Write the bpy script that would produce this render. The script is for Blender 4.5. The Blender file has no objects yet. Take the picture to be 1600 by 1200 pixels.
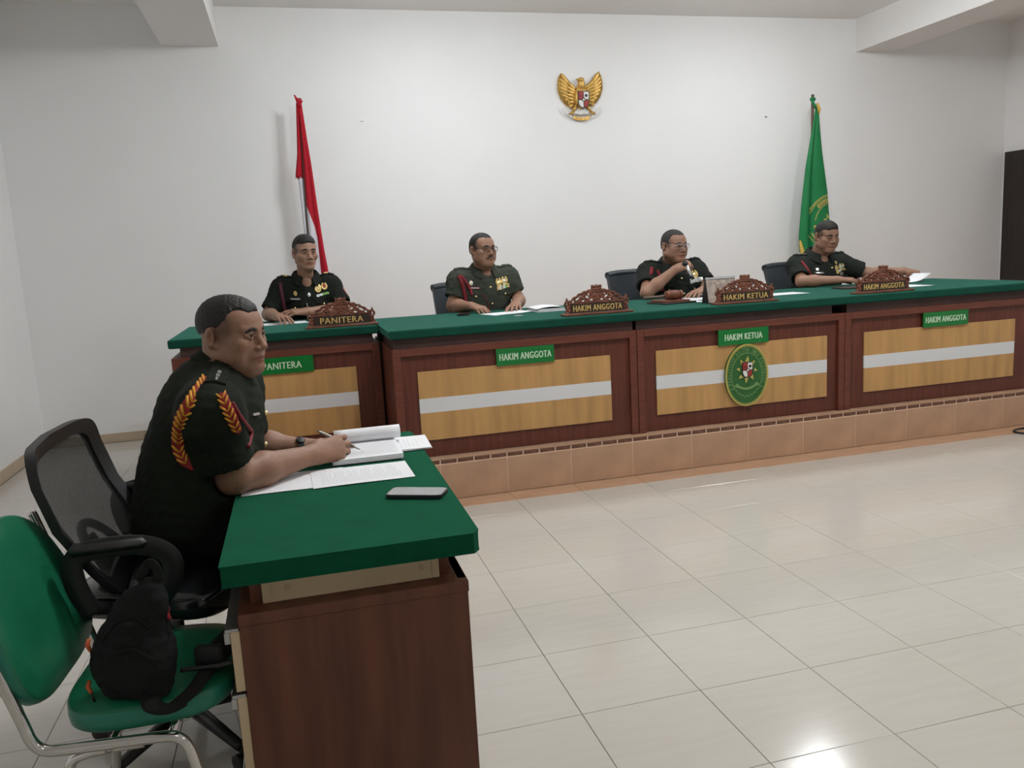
import bpy, bmesh, math, random
import numpy as np
from mathutils import Vector, Matrix
from mathutils.bvhtree import BVHTree

SC = bpy.context.scene
COL = SC.collection
random.seed(7)
RNG = np.random.RandomState(5)
PI = math.pi

# ------------------------------------------------------------------ camera
CAM_P = Vector((-1.1427, -2.2182, 1.4169))
YAW, PITCH, ROLL = 0.254452, 0.160738, -0.054245
cy, sy, cp, sp = math.cos(YAW), math.sin(YAW), math.cos(PITCH), math.sin(PITCH)
fw = Vector((sy * cp, cy * cp, -sp)); r0 = Vector((cy, -sy, 0)); u0 = r0.cross(fw)
rr = math.cos(ROLL) * r0 + math.sin(ROLL) * u0
uu = -math.sin(ROLL) * r0 + math.cos(ROLL) * u0
cd = bpy.data.cameras.new('camera'); cam = bpy.data.objects.new('camera', cd); COL.objects.link(cam)
cam.matrix_world = Matrix(((rr.x, uu.x, -fw.x, CAM_P.x), (rr.y, uu.y, -fw.y, CAM_P.y), (rr.z, uu.z, -fw.z, CAM_P.z), (0, 0, 0, 1)))
cd.sensor_fit = 'HORIZONTAL'; cd.sensor_width = 36.0; cd.lens = 36.0 * 1286.46 / 1600.0
cd.clip_start = 0.05; cd.clip_end = 60
SC.camera = cam

# ------------------------------------------------------------------ world, lamps, exposure
w = bpy.data.worlds.new('World'); SC.world = w; w.use_nodes = True
bg = w.node_tree.nodes['Background']; bg.inputs[0].default_value = (0.9, 0.95, 1.0, 1); bg.inputs[1].default_value = 0.05

def lamp(name, loc, power, size, col=(1.0, 0.97, 0.93), spread=PI):
    d = bpy.data.lights.new(name, 'AREA'); d.shape = 'DISK'; d.size = size; d.energy = power; d.color = col; d.spread = spread
    o = bpy.data.objects.new(name, d); COL.objects.link(o); o.location = loc
    return o
lamp('ceiling_lamp_or_fill', (0.15, 3.60, 3.42), 19, 0.5, (0.94, 0.98, 1.0))
lamp('ceiling_lamp_or_fill', (3.00, 3.60, 3.42), 16, 0.5, (0.94, 0.98, 1.0))
def point_fill(name, loc, power, r=0.09, col=(0.955, 0.98, 1.0)):
    d = bpy.data.lights.new(name, 'POINT'); d.shadow_soft_size = r; d.energy = power; d.color = col
    o = bpy.data.objects.new(name, d); COL.objects.link(o); o.location = loc
point_fill('added_point_light', (0.15, 3.55, 3.30), 24)  # point lights added beside the ceiling lamps to brighten ceiling and side walls
point_fill('added_point_light', (3.00, 3.55, 3.30), 22)
point_fill('added_point_light', (0.15, 0.70, 3.30), 46)  # front pair of the added point lights, lifting floor and ambient light
point_fill('added_point_light', (3.10, 0.70, 3.30), 46)
lamp('ceiling_lamp_or_fill', (0.15, 0.70, 3.42), 24, 0.6, (1.0, 0.985, 0.96))
lamp('ceiling_lamp_or_fill', (3.10, 0.70, 3.42), 24, 0.6, (1.0, 0.985, 0.96))
lamp('ceiling_lamp_or_fill', (-0.20, -3.20, 3.42), 9, 0.8, (1.0, 0.98, 0.95))  # fill light added behind the camera to raise the ambient in front
lamp('ceiling_lamp_or_fill', (3.00, -3.20, 3.42), 14, 0.8, (1.0, 0.98, 0.95))  # second added fill behind the camera, no known lamp there
SC.view_settings.view_transform = 'Standard'
SC.view_settings.look = 'None'
SC.view_settings.gamma = 1.0
SC.view_settings.exposure = -0.02
SC.view_settings.use_curve_mapping = False
SC.cycles.max_bounces = 12
SC.cycles.diffuse_bounces = 9

# ------------------------------------------------------------------ materials
def srgb(r, g, b):
    f = lambda c: (c / 255 / 12.92) if c / 255 <= 0.04045 else ((c / 255 + 0.055) / 1.055) ** 2.4
    return (f(r), f(g), f(b))

def mat(name, col, rough=0.6, metal=0.0, spec=0.5, var=0.0, vscale=8.0, bump=0.0, bscale=60.0, stretch=(1, 1, 1),
        sheen=0.0, sheen_tint=(1, 1, 1), coat=0.0, alpha=1.0, col2=None, trans=0.0, detail=4.0):
    m = bpy.data.materials.new(name); m.use_nodes = True
    nt = m.node_tree; N = nt.nodes; L = nt.links
    b = N['Principled BSDF']
    b.inputs['Base Color'].default_value = (*col, 1)
    b.inputs['Roughness'].default_value = rough; b.inputs['Metallic'].default_value = metal
    b.inputs['Specular IOR Level'].default_value = spec
    b.inputs['Sheen Weight'].default_value = sheen; b.inputs['Sheen Tint'].default_value = (*sheen_tint, 1); b.inputs['Sheen Roughness'].default_value = 0.35; b.inputs['Coat Weight'].default_value = coat
    b.inputs['Coat Roughness'].default_value = 0.08
    b.inputs['Alpha'].default_value = alpha
    b.inputs['Transmission Weight'].default_value = trans
    if var > 0 or bump > 0:
        tc = N.new('ShaderNodeTexCoord'); mp = N.new('ShaderNodeMapping'); mp.inputs['Scale'].default_value = stretch
        L.new(tc.outputs['Object'], mp.inputs[0])
    if var > 0:
        nz = N.new('ShaderNodeTexNoise'); nz.inputs['Scale'].default_value = vscale; nz.inputs['Detail'].default_value = detail
        L.new(mp.outputs[0], nz.inputs['Vector'])
        cr = N.new('ShaderNodeValToRGB')
        c2 = col2 or tuple(min(1, c * (1 + var)) for c in col)
        c1 = tuple(c * (1 - var) for c in col)
        cr.color_ramp.elements[0].position = 0.3; cr.color_ramp.elements[1].position = 0.7
        cr.color_ramp.elements[0].color = (*c1, 1); cr.color_ramp.elements[1].color = (*c2, 1)
        L.new(nz.outputs['Fac'], cr.inputs[0]); L.new(cr.outputs[0], b.inputs['Base Color'])
    if bump > 0:
        n2 = N.new('ShaderNodeTexNoise'); n2.inputs['Scale'].default_value = bscale; n2.inputs['Detail'].default_value = 3
        L.new(mp.outputs[0], n2.inputs['Vector'])
        bp = N.new('ShaderNodeBump'); bp.inputs['Strength'].default_value = bump; bp.inputs['Distance'].default_value = 0.01
        L.new(n2.outputs['Fac'], bp.inputs['Height']); L.new(bp.outputs[0], b.inputs['Normal'])
    return m

def tint_mat(name, col, rough=0.5, spec=0.4, bump=0.15, bscale=220, sss=0.0):
    """colour multiplied by the mesh's own 'tint' attribute (lips, painted shade of the mouth crease, shaved hair, nails)"""
    m = mat(name, col, rough, spec=spec, bump=bump, bscale=bscale)
    nt = m.node_tree; b = nt.nodes['Principled BSDF']
    at = nt.nodes.new('ShaderNodeVertexColor'); at.layer_name = 'tint'
    mx = nt.nodes.new('ShaderNodeMix'); mx.data_type = 'RGBA'; mx.blend_type = 'MULTIPLY'; mx.inputs[0].default_value = 1.0
    mx.inputs[6].default_value = (*col, 1)
    nt.links.new(at.outputs['Color'], mx.inputs[7]); nt.links.new(mx.outputs[2], b.inputs['Base Color'])
    return m

M = {}
M['wall'] = mat('wall_paint', (0.85, 0.855, 0.86), 0.75, spec=0.25, var=0.015, vscale=1.5, bump=0.02, bscale=90)
M['ceil'] = mat('ceiling_paint', (0.82, 0.815, 0.80), 0.85, spec=0.2, var=0.015, vscale=2)
M['beam'] = mat('beam_paint', (0.78, 0.77, 0.76), 0.8, spec=0.2, var=0.01, vscale=2)
M['grout'] = mat('floor_grout', (0.30, 0.26, 0.22), 0.8)
M['tan'] = mat('tan_tile', (0.47, 0.290, 0.188), 0.38, spec=0.4, var=0.13, vscale=5, bump=0.03, bscale=40, detail=6)
M['tan2'] = mat('tan_border_tile', (0.46, 0.285, 0.18), 0.35, spec=0.4, var=0.10, vscale=6, detail=6)
M['tangrout'] = mat('tan_grout', (0.72, 0.52, 0.38), 0.8)
M['mosaic'] = mat('mosaic_brown', (0.13, 0.055, 0.032), 0.4, var=0.5, vscale=60)
M['skirt'] = mat('baseboard_tile', (0.50, 0.40, 0.29), 0.4, var=0.08, vscale=4)
M['wood'] = mat('mahogany_veneer', (0.108, 0.028, 0.016), 0.42, spec=0.4, var=0.28, vscale=3.0, stretch=(14, 14, 1.0), bump=0.02, bscale=20)
M['woodh'] = mat('mahogany_rail', (0.130, 0.036, 0.021), 0.40, spec=0.4, var=0.22, vscale=3.0, stretch=(1, 14, 14))
M['desk'] = mat('walnut_laminate', (0.115, 0.038, 0.019), 0.45, spec=0.4, var=0.32, vscale=2.2, stretch=(9, 9, 0.8), detail=6)
M['beech'] = mat('beech_veneer', (0.47, 0.268, 0.102), 0.45, spec=0.35, var=0.17, vscale=2.5, stretch=(7, 1, 0.6), detail=5)
M['white'] = mat('white_laminate', (0.66, 0.67, 0.69), 0.4, spec=0.4)
M['cream'] = mat('cream_board', (0.56, 0.43, 0.27), 0.5, var=0.06, vscale=6)
M['felt'] = mat('green_felt', (0.006, 0.058, 0.038), 0.85, spec=0.12, var=0.10, vscale=14, bump=0.25, bscale=400, sheen=0.55, sheen_tint=(0.16, 0.62, 0.50))
M['felt2'] = mat('green_felt_front', (0.0055, 0.074, 0.036), 0.95, spec=0.06, var=0.10, vscale=14, bump=0.25, bscale=400, sheen=0.30, sheen_tint=(0.12, 0.60, 0.38))
M['dark'] = mat('shaded_recess_wood', (0.050, 0.022, 0.017), 0.6, var=0.2, vscale=5)  # shade under the worktops put into a darker brown
M['black'] = mat('black_plastic', (0.012, 0.012, 0.013), 0.42)
M['blackg'] = mat('glossy_black_plastic', (0.012, 0.013, 0.015), 0.16, spec=0.6, bump=0.05, bscale=25)
M['fabric'] = mat('black_fabric', (0.012, 0.013, 0.013), 0.9, spec=0.15, bump=0.3, bscale=300)
M['strap'] = mat('black_webbing', (0.014, 0.014, 0.014), 0.85, spec=0.15, bump=0.4, bscale=500)
M['leather'] = mat('blue_black_leather', (0.020, 0.028, 0.036), 0.42, spec=0.45, bump=0.1, bscale=120)
M['chrome'] = mat('chrome_tube', (0.62, 0.60, 0.57), 0.16, metal=1.0, bump=0.05, bscale=40)
M['steel'] = mat('brushed_steel', (0.45, 0.46, 0.46), 0.35, metal=1.0)
M['vinyl'] = mat('green_vinyl', (0.008, 0.140, 0.068), 0.36, spec=0.45, var=0.08, vscale=10, bump=0.06, bscale=150)
M['vinyl2'] = mat('green_vinyl_side', (0.014, 0.175, 0.115), 0.34, spec=0.45, bump=0.06, bscale=150)
M['gold'] = mat('gold_paint', (0.62, 0.38, 0.10), 0.38, metal=0.55, var=0.2, vscale=25, bump=0.15, bscale=150)
M['goldp'] = mat('gold_lettering', (0.66, 0.47, 0.16), 0.4, metal=0.2)
M['brass'] = mat('brass_button', (0.72, 0.60, 0.33), 0.25, metal=0.85)
M['silver'] = mat('silver_pin', (0.75, 0.75, 0.73), 0.3, metal=0.7)
M['carve'] = mat('carved_teak', (0.160, 0.055, 0.030), 0.5, spec=0.35, var=0.35, vscale=30, bump=0.2, bscale=120)
M['plate'] = mat('dark_name_panel', (0.030, 0.015, 0.011), 0.5)
M['sign'] = mat('green_acrylic', (0.006, 0.165, 0.030), 0.22, spec=0.5)
M['signw'] = mat('pale_lettering', (0.50, 0.66, 0.48), 0.5)
M['emg'] = mat('emblem_green', (0.020, 0.115, 0.022), 0.4)
M['emy'] = mat('emblem_yellow', (0.50, 0.42, 0.11), 0.5)
M['emlight'] = mat('emblem_pale_green', (0.17, 0.30, 0.11), 0.5)
M['red'] = mat('emblem_red', (0.33, 0.028, 0.024), 0.5)
M['maroon'] = mat('maroon_red', (0.13, 0.018, 0.018), 0.5)
M['wht'] = mat('emblem_white', (0.72, 0.72, 0.68), 0.5)
M['blk'] = mat('emblem_black', (0.015, 0.017, 0.015), 0.5)
M['flagred'] = mat('flag_red_cloth', (0.42, 0.012, 0.025), 0.75, spec=0.2, bump=0.1, bscale=300)
M['flagwhite'] = mat('flag_white_cloth', (0.66, 0.66, 0.72), 0.75, spec=0.2)
M['flaggreen'] = mat('flag_green_cloth', (0.012, 0.190, 0.060), 0.6, spec=0.3, var=0.06, vscale=8)
M['flaggold'] = mat('flag_gold_trim', (0.60, 0.38, 0.07), 0.6)
M['pole'] = mat('flag_pole_wood', (0.13, 0.085, 0.065), 0.45)
M['door'] = mat('dark_door_wood', (0.022, 0.014, 0.010), 0.45, var=0.3, vscale=4, stretch=(1, 8, 1))
M['paper'] = mat('white_paper', (0.80, 0.81, 0.84), 0.8, spec=0.15)
M['ink'] = mat('printed_ink', (0.66, 0.67, 0.70), 0.9)
M['screen'] = mat('grey_phone_glass', (0.27, 0.28, 0.28), 0.12, spec=0.6)
M['unif_o'] = mat('dark_olive_uniform', (0.0135, 0.0170, 0.0115), 0.85, spec=0.15, var=0.12, vscale=20, bump=0.12, bscale=60)
M['unif_p'] = mat('black_olive_uniform', (0.0115, 0.0140, 0.0110), 0.85, spec=0.15, var=0.12, vscale=20, bump=0.12, bscale=60)
M['unif_a'] = mat('olive_grey_uniform', (0.048, 0.056, 0.043), 0.85, spec=0.15, var=0.12, vscale=20, bump=0.12, bscale=60)
M['unif_k'] = mat('deep_olive_uniform', (0.018, 0.022, 0.018), 0.85, spec=0.15, var=0.12, vscale=20, bump=0.12, bscale=60)
M['trous'] = mat('black_trouser_cloth', (0.007, 0.008, 0.007), 0.9, spec=0.1, bump=0.1, bscale=80)
M['hair'] = mat('black_hair', (0.014, 0.012, 0.011), 0.55, spec=0.4, bump=0.7, bscale=140, stretch=(0.5, 1.6, 1))
M['hairg'] = mat('greying_hair', (0.030, 0.028, 0.026), 0.6, spec=0.35, var=0.5, vscale=70, bump=0.7, bscale=140)
M['skin_o'] = tint_mat('tan_skin', (0.285, 0.148, 0.095), 0.46)
M['skin_p'] = tint_mat('brown_skin', (0.330, 0.185, 0.125), 0.48)
M['skin_j'] = tint_mat('medium_skin', (0.310, 0.165, 0.108), 0.46)
M['sclera'] = mat('eye_white', (0.55, 0.52, 0.48), 0.25)
M['iris'] = mat('dark_iris', (0.012, 0.008, 0.006), 0.15)
M['braidr'] = mat('red_braid', (0.30, 0.016, 0.012), 0.7, bump=0.3, bscale=300)
M['braidy'] = mat('yellow_braid', (0.70, 0.34, 0.03), 0.65)
M['ropem'] = mat('dark_red_rope', (0.20, 0.010, 0.018), 0.7, bump=0.3, bscale=400)
M['ropep'] = mat('maroon_rope', (0.075, 0.010, 0.022), 0.7, bump=0.3, bscale=400)
M['orange'] = mat('orange_zip_pull', (0.55, 0.10, 0.02), 0.5)
M['redtag'] = mat('red_zip_pull', (0.36, 0.02, 0.02), 0.5)
M['lens'] = mat('spectacle_lens', (0.9, 0.92, 0.92), 0.03, spec=0.5, trans=1.0)
M['photo'] = mat('picture_print', (0.42, 0.33, 0.28), 0.3, var=0.5, vscale=25, col2=(0.65, 0.55, 0.48))
M['ribb_g'] = mat('ribbon_green', (0.20, 0.42, 0.12), 0.6)
M['ribb_w'] = mat('ribbon_white', (0.62, 0.66, 0.66), 0.6)

def mesh_fabric():
    """woven net: fine square openings between threads"""
    m = mat('black_net', (0.016, 0.017, 0.016), 0.8)
    nt = m.node_tree; N = nt.nodes; L = nt.links; b = N['Principled BSDF']
    tc = N.new('ShaderNodeTexCoord'); sx = N.new('ShaderNodeSeparateXYZ'); L.new(tc.outputs['UV'], sx.inputs[0])
    outs = []
    for k in (0, 1):
        a = N.new('ShaderNodeMath'); a.operation = 'MULTIPLY'; a.inputs[1].default_value = 150; L.new(sx.outputs[k], a.inputs[0])
        f = N.new('ShaderNodeMath'); f.operation = 'FRACT'; L.new(a.outputs[0], f.inputs[0])
        g = N.new('ShaderNodeMath'); g.operation = 'GREATER_THAN'; g.inputs[1].default_value = 0.60; L.new(f.outputs[0], g.inputs[0])
        outs.append(g)
    mx = N.new('ShaderNodeMath'); mx.operation = 'MULTIPLY'; L.new(outs[0].outputs[0], mx.inputs[0]); L.new(outs[1].outputs[0], mx.inputs[1])
    iv = N.new('ShaderNodeMath'); iv.operation = 'SUBTRACT'; iv.inputs[0].default_value = 1.0; L.new(mx.outputs[0], iv.inputs[1])
    L.new(iv.outputs[0], b.inputs['Alpha'])
    return m
M['net'] = mesh_fabric()

def tile_mat(name, c1, c2):
    m = mat(name, c1, 0.13, spec=0.5)
    nt = m.node_tree; N = nt.nodes; L = nt.links; b = N['Principled BSDF']
    tc = N.new('ShaderNodeTexCoord'); oi = N.new('ShaderNodeObjectInfo')
    va = N.new('ShaderNodeVectorMath'); va.operation = 'ADD'
    mp = N.new('ShaderNodeMapping'); mp.inputs['Scale'].default_value = (2.2, 16, 1)
    L.new(oi.outputs['Location'], va.inputs[0]); L.new(tc.outputs['Object'], va.inputs[1]); L.new(va.outputs[0], mp.inputs[0])
    nz = N.new('ShaderNodeTexNoise'); nz.inputs['Scale'].default_value = 2.0; nz.inputs['Detail'].default_value = 5
    L.new(mp.outputs[0], nz.inputs['Vector'])
    cr = N.new('ShaderNodeValToRGB'); cr.color_ramp.elements[0].position = 0.32; cr.color_ramp.elements[1].position = 0.68
    cr.color_ramp.elements[0].color = (*c1, 1); cr.color_ramp.elements[1].color = (*c2, 1)
    L.new(nz.outputs['Fac'], cr.inputs[0]); L.new(cr.outputs[0], b.inputs['Base Color'])
    return m
M['tile'] = tile_mat('cream_floor_tile', (0.520, 0.492, 0.445), (0.545, 0.517, 0.470))

# ------------------------------------------------------------------ mesh helpers
def V3(p): return np.asarray(p, float)
def unit(v): v = V3(v); return v / (np.linalg.norm(v) + 1e-12)

def wloc(o):
    l = Vector((0, 0, 0))
    while o is not None:
        l = l + o.location; o = o.parent
    return l

class MB:
    """collects shapes given in world coordinates and links them as ONE mesh object"""
    def __init__(s): s.v = []; s.f = []; s.m = []; s.n = 0; s.uv = None
    def add(s, V, F, m=0):
        V = np.asarray(V, float); s.v.append(V)
        for f in F: s.f.append(tuple(int(i) + s.n for i in f)); s.m.append(m)
        s.n += len(V); return s
    def box(s, lo, hi, bev=0.0, m=0, R=None, c=None):
        lo = V3(lo); hi = V3(hi); ce = (lo + hi) / 2; h = (hi - lo) / 2
        b = min(bev, 0.49 * h.min() * 2)
        if b <= 0:
            V = np.array([[x, y, z] for x in (-1, 1) for y in (-1, 1) for z in (-1, 1)], float) * h
            F = [(0, 1, 3, 2), (4, 6, 7, 5), (0, 4, 5, 1), (2, 3, 7, 6), (0, 2, 6, 4), (1, 5, 7, 3)]
        else:
            V = []; idx = {}
            for x in (-1, 1):
                for y in (-1, 1):
                    for z in (-1, 1):
                        for a in range(3):
                            p = V3((x, y, z)) * (h - b); p[a] = (x, y, z)[a] * h[a]
                            idx[(x, y, z, a)] = len(V); V.append(p)
            F = []
            for a in range(3):
                o1, o2 = (a + 1) % 3, (a + 2) % 3
                for sg in (-1, 1):
                    q = []
                    for t1, t2 in ((-1, -1), (1, -1), (1, 1), (-1, 1)):
                        k = [0, 0, 0]; k[a] = sg; k[o1] = t1; k[o2] = t2; q.append(idx[(*k, a)])
                    F.append(q if sg > 0 else q[::-1])
                for t1 in (-1, 1):
                    for t2 in (-1, 1):
                        k0 = [0, 0, 0]; k1 = [0, 0, 0]; k0[a] = -1; k1[a] = 1
                        for k in (k0, k1): k[o1] = t1; k[o2] = t2
                        q = [idx[(*k0, o1)], idx[(*k1, o1)], idx[(*k1, o2)], idx[(*k0, o2)]]
                        F.append(q if t1 * t2 > 0 else q[::-1])
            for x in (-1, 1):
                for y in (-1, 1):
                    for z in (-1, 1):
                        q = [idx[(x, y, z, a)] for a in range(3)]
                        F.append(q if x * y * z > 0 else q[::-1])
            V = np.array(V)
        if R is not None: V = V @ np.array(R).T
        return s.add(V + (ce if c is None else V3(c)), F, m)
    def tube(s, path, r, n=10, m=0, caps=True, closed=False, flat=None):
        P = np.asarray(path, float); k = len(P)
        r = np.full(k, r) if np.isscalar(r) else np.asarray(r, float)
        T = np.gradient(P, axis=0) if not closed else (np.roll(P, -1, 0) - np.roll(P, 1, 0))
        T /= np.linalg.norm(T, axis=1)[:, None] + 1e-12
        up = V3((0, 0, 1)) if abs(T[0, 2]) < 0.9 else V3((1, 0, 0))
        if flat is not None: up = V3(flat)
        A = []; prev = up
        V = []
        for i in range(k):
            a = prev - T[i] * (prev @ T[i])
            if np.linalg.norm(a) < 1e-6: a = np.cross(T[i], (0.3, 0.5, 0.8))
            a = unit(a)
            if flat is None: prev = a
            b = np.cross(T[i], a)
            for j in range(n):
                t = 2 * PI * j / n
                ra, rb = (r[i], r[i]) if flat is None else (r[i] * 0.35, r[i])
                V.append(P[i] + a * math.cos(t) * ra + b * math.sin(t) * rb)
        F = []
        for i in range(k if closed else k - 1):
            for j in range(n):
                i2 = (i + 1) % k
                F.append((i * n + j, i * n + (j + 1) % n, i2 * n + (j + 1) % n, i2 * n + j))
        if caps and not closed:
            F.append(tuple(range(n))[::-1]); F.append(tuple((k - 1) * n + j for j in range(n)))
        return s.add(V, F, m)
    def lathe(s, prof, c, n=20, m=0, axis=(0, 0, 1)):
        ax = unit(axis); a = unit(np.cross(ax, (0.12, 0.95, 0.28))); b = np.cross(ax, a)
        V = []; F = []
        for (r, z) in prof:
            for j in range(n):
                t = 2 * PI * j / n; V.append(V3(c) + ax * z + (a * math.cos(t) + b * math.sin(t)) * r)
        for i in range(len(prof) - 1):
            for j in range(n): F.append((i * n + j, i * n + (j + 1) % n, (i + 1) * n + (j + 1) % n, (i + 1) * n + j))
        F.append(tuple(range(n))[::-1]); F.append(tuple((len(prof) - 1) * n + j for j in range(n)))
        return s.add(V, F, m)
    def ball(s, c, r, n=10, k=7, m=0, R=None):
        r = V3(r) if not np.isscalar(r) else V3((r, r, r))
        V = [(0, 0, -1)]
        for i in range(1, k):
            ph = -PI / 2 + PI * i / k
            for j in range(n): V.append((math.cos(ph) * math.cos(2 * PI * j / n), math.cos(ph) * math.sin(2 * PI * j / n), math.sin(ph)))
        V.append((0, 0, 1)); F = []
        for j in range(n): F.append((0, 1 + (j + 1) % n, 1 + j))
        for i in range(k - 2):
            for j in range(n): F.append((1 + i * n + j, 1 + i * n + (j + 1) % n, 1 + (i + 1) * n + (j + 1) % n, 1 + (i + 1) * n + j))
        e = len(V) - 1
        for j in range(n): F.append((e, 1 + (k - 2) * n + j, 1 + (k - 2) * n + (j + 1) % n))
        V = np.array(V) * r
        if R is not None: V = V @ np.array(R).T
        return s.add(V + V3(c), F, m)
    def prism(s, pts, o, ax, ay, d, m=0):
        """polygon pts (2D) in the plane o+ax*x+ay*y, extruded by vector d"""
        o = V3(o); ax = V3(ax); ay = V3(ay); d = V3(d); n = len(pts)
        A = [o + ax * p[0] + ay * p[1] for p in pts]; B = [a + d for a in A]
        F = [tuple(range(n)), tuple(range(n, 2 * n))[::-1]]
        for i in range(n): F.append((i, n + i, n + (i + 1) % n, (i + 1) % n))
        return s.add(A + B, F, m)
    def grid(s, G, m=0, thick=None):
        """G: (a,b,3) points -> sheet; thick adds a back side along given vector or normals"""
        G = np.asarray(G, float); a, b = G.shape[:2]
        F = [(i * b + j, i * b + j + 1, (i + 1) * b + j + 1, (i + 1) * b + j) for i in range(a - 1) for j in range(b - 1)]
        if thick is None: return s.add(G.reshape(-1, 3), F, m)
        if np.isscalar(thick):
            du = np.gradient(G, axis=0); dv = np.gradient(G, axis=1)
            nn = np.cross(du, dv); nn /= np.linalg.norm(nn, axis=2)[..., None] + 1e-12; D = nn * thick
        else: D = np.broadcast_to(V3(thick), G.shape)
        H = G + D; k = a * b
        F2 = [tuple(i + k for i in f[::-1]) for f in F]
        rim = [i * b for i in range(a)] + [(a - 1) * b + j for j in range(1, b)] + [i * b + b - 1 for i in range(a - 2, -1, -1)] + [j for j in range(b - 2, 0, -1)]
        F3 = [(rim[i], rim[(i + 1) % len(rim)], rim[(i + 1) % len(rim)] + k, rim[i] + k) for i in range(len(rim))]
        return s.add(np.vstack([G.reshape(-1, 3), H.reshape(-1, 3)]), F + F2 + F3, m)
    def build(s, name, mats, parent=None, smooth=False, fix=True, auto=None):
        if not isinstance(mats, (list, tuple)): mats = [mats]
        V = np.vstack(s.v)
        if parent is not None: V = V - V3(wloc(parent))
        me = bpy.data.meshes.new(name); me.from_pydata(V.tolist(), [], s.f)
        for m in mats: me.materials.append(m)
        me.polygons.foreach_set('material_index', s.m)
        if fix:
            bm = bmesh.new(); bm.from_mesh(me); bmesh.ops.recalc_face_normals(bm, faces=bm.faces[:]); bm.to_mesh(me); bm.free()
        if smooth:
            me.polygons.foreach_set('use_smooth', [True] * len(me.polygons))
            if auto: me.set_sharp_from_angle(angle=math.radians(auto))
        me.update()
        o = bpy.data.objects.new(name, me); COL.objects.link(o)
        if parent is not None: o.parent = parent
        return o

def thing(name, label, cat, loc=(0, 0, 0), group=None):
    o = bpy.data.objects.new(name, None); COL.objects.link(o); o.location = loc; o.empty_display_size = 0.1
    o['label'] = label; o['category'] = cat
    if group: o['group'] = group
    return o
def tag(o, label, cat, group=None):
    o['label'] = label; o['category'] = cat
    if group: o['group'] = group
    return o
def struct(o): o['kind'] = 'structure'; return o
def recentre(o):
    """put the object's origin at the bottom middle of its mesh"""
    me = o.data; n = len(me.vertices); a = np.empty(n * 3); me.vertices.foreach_get('co', a); a = a.reshape(-1, 3)
    c = np.array([(a[:, 0].min() + a[:, 0].max()) / 2, (a[:, 1].min() + a[:, 1].max()) / 2, a[:, 2].min()])
    me.vertices.foreach_set('co', (a - c).ravel()); me.update(); o.location = Vector(o.location) + Vector(c)
    for ch in o.children: ch.location = Vector(ch.location) - Vector(c)
    return o

_txt = {}
def text_arrays(body, bold=0.0, extrude=0.0):
    key = (body, bold, extrude)
    if key in _txt: return _txt[key]
    cu = bpy.data.curves.new('t', 'FONT'); cu.body = body; cu.size = 1.0; cu.offset = bold; cu.extrude = extrude; cu.resolution_u = 2; cu.space_character = 1.10
    o = bpy.data.objects.new('t', cu); COL.objects.link(o)
    dg = bpy.context.evaluated_depsgraph_get(); me = bpy.data.meshes.new_from_object(o.evaluated_get(dg))
    V = np.empty(len(me.vertices) * 3); me.vertices.foreach_get('co', V); V = V.reshape(-1, 3)
    F = [tuple(p.vertices) for p in me.polygons]
    bpy.data.objects.remove(o); bpy.data.curves.remove(cu); bpy.data.meshes.remove(me)
    V[:, :2] -= (V[:, :2].min(0) + V[:, :2].max(0)) / 2
    _txt[key] = (V, F); return V, F
def add_text(mb, body, c, ax, ay, w, h, bold=0.02, depth=0.003, m=0):
    V, F = text_arrays(body, 0.0, 0.5)
    sx = w / np.ptp(V[:, 0]); sy_ = h / np.ptp(V[:, 1]); ax = V3(ax); ay = V3(ay); az = np.cross(ax, ay)
    for k in ((-1, 0, 1) if bold > .022 else (0,)):      # heavier strokes: the outline laid three times, a hair apart
        W = V3(c) + ax * k * bold * h * 1.1 + V[:, :1] * sx * (1 - 2 * bold * h * 1.1 / w) * ax + V[:, 1:2] * sy_ * ay + V[:, 2:3] * depth * az + az * .0001 * k
        mb.add(W, F, m)

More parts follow.
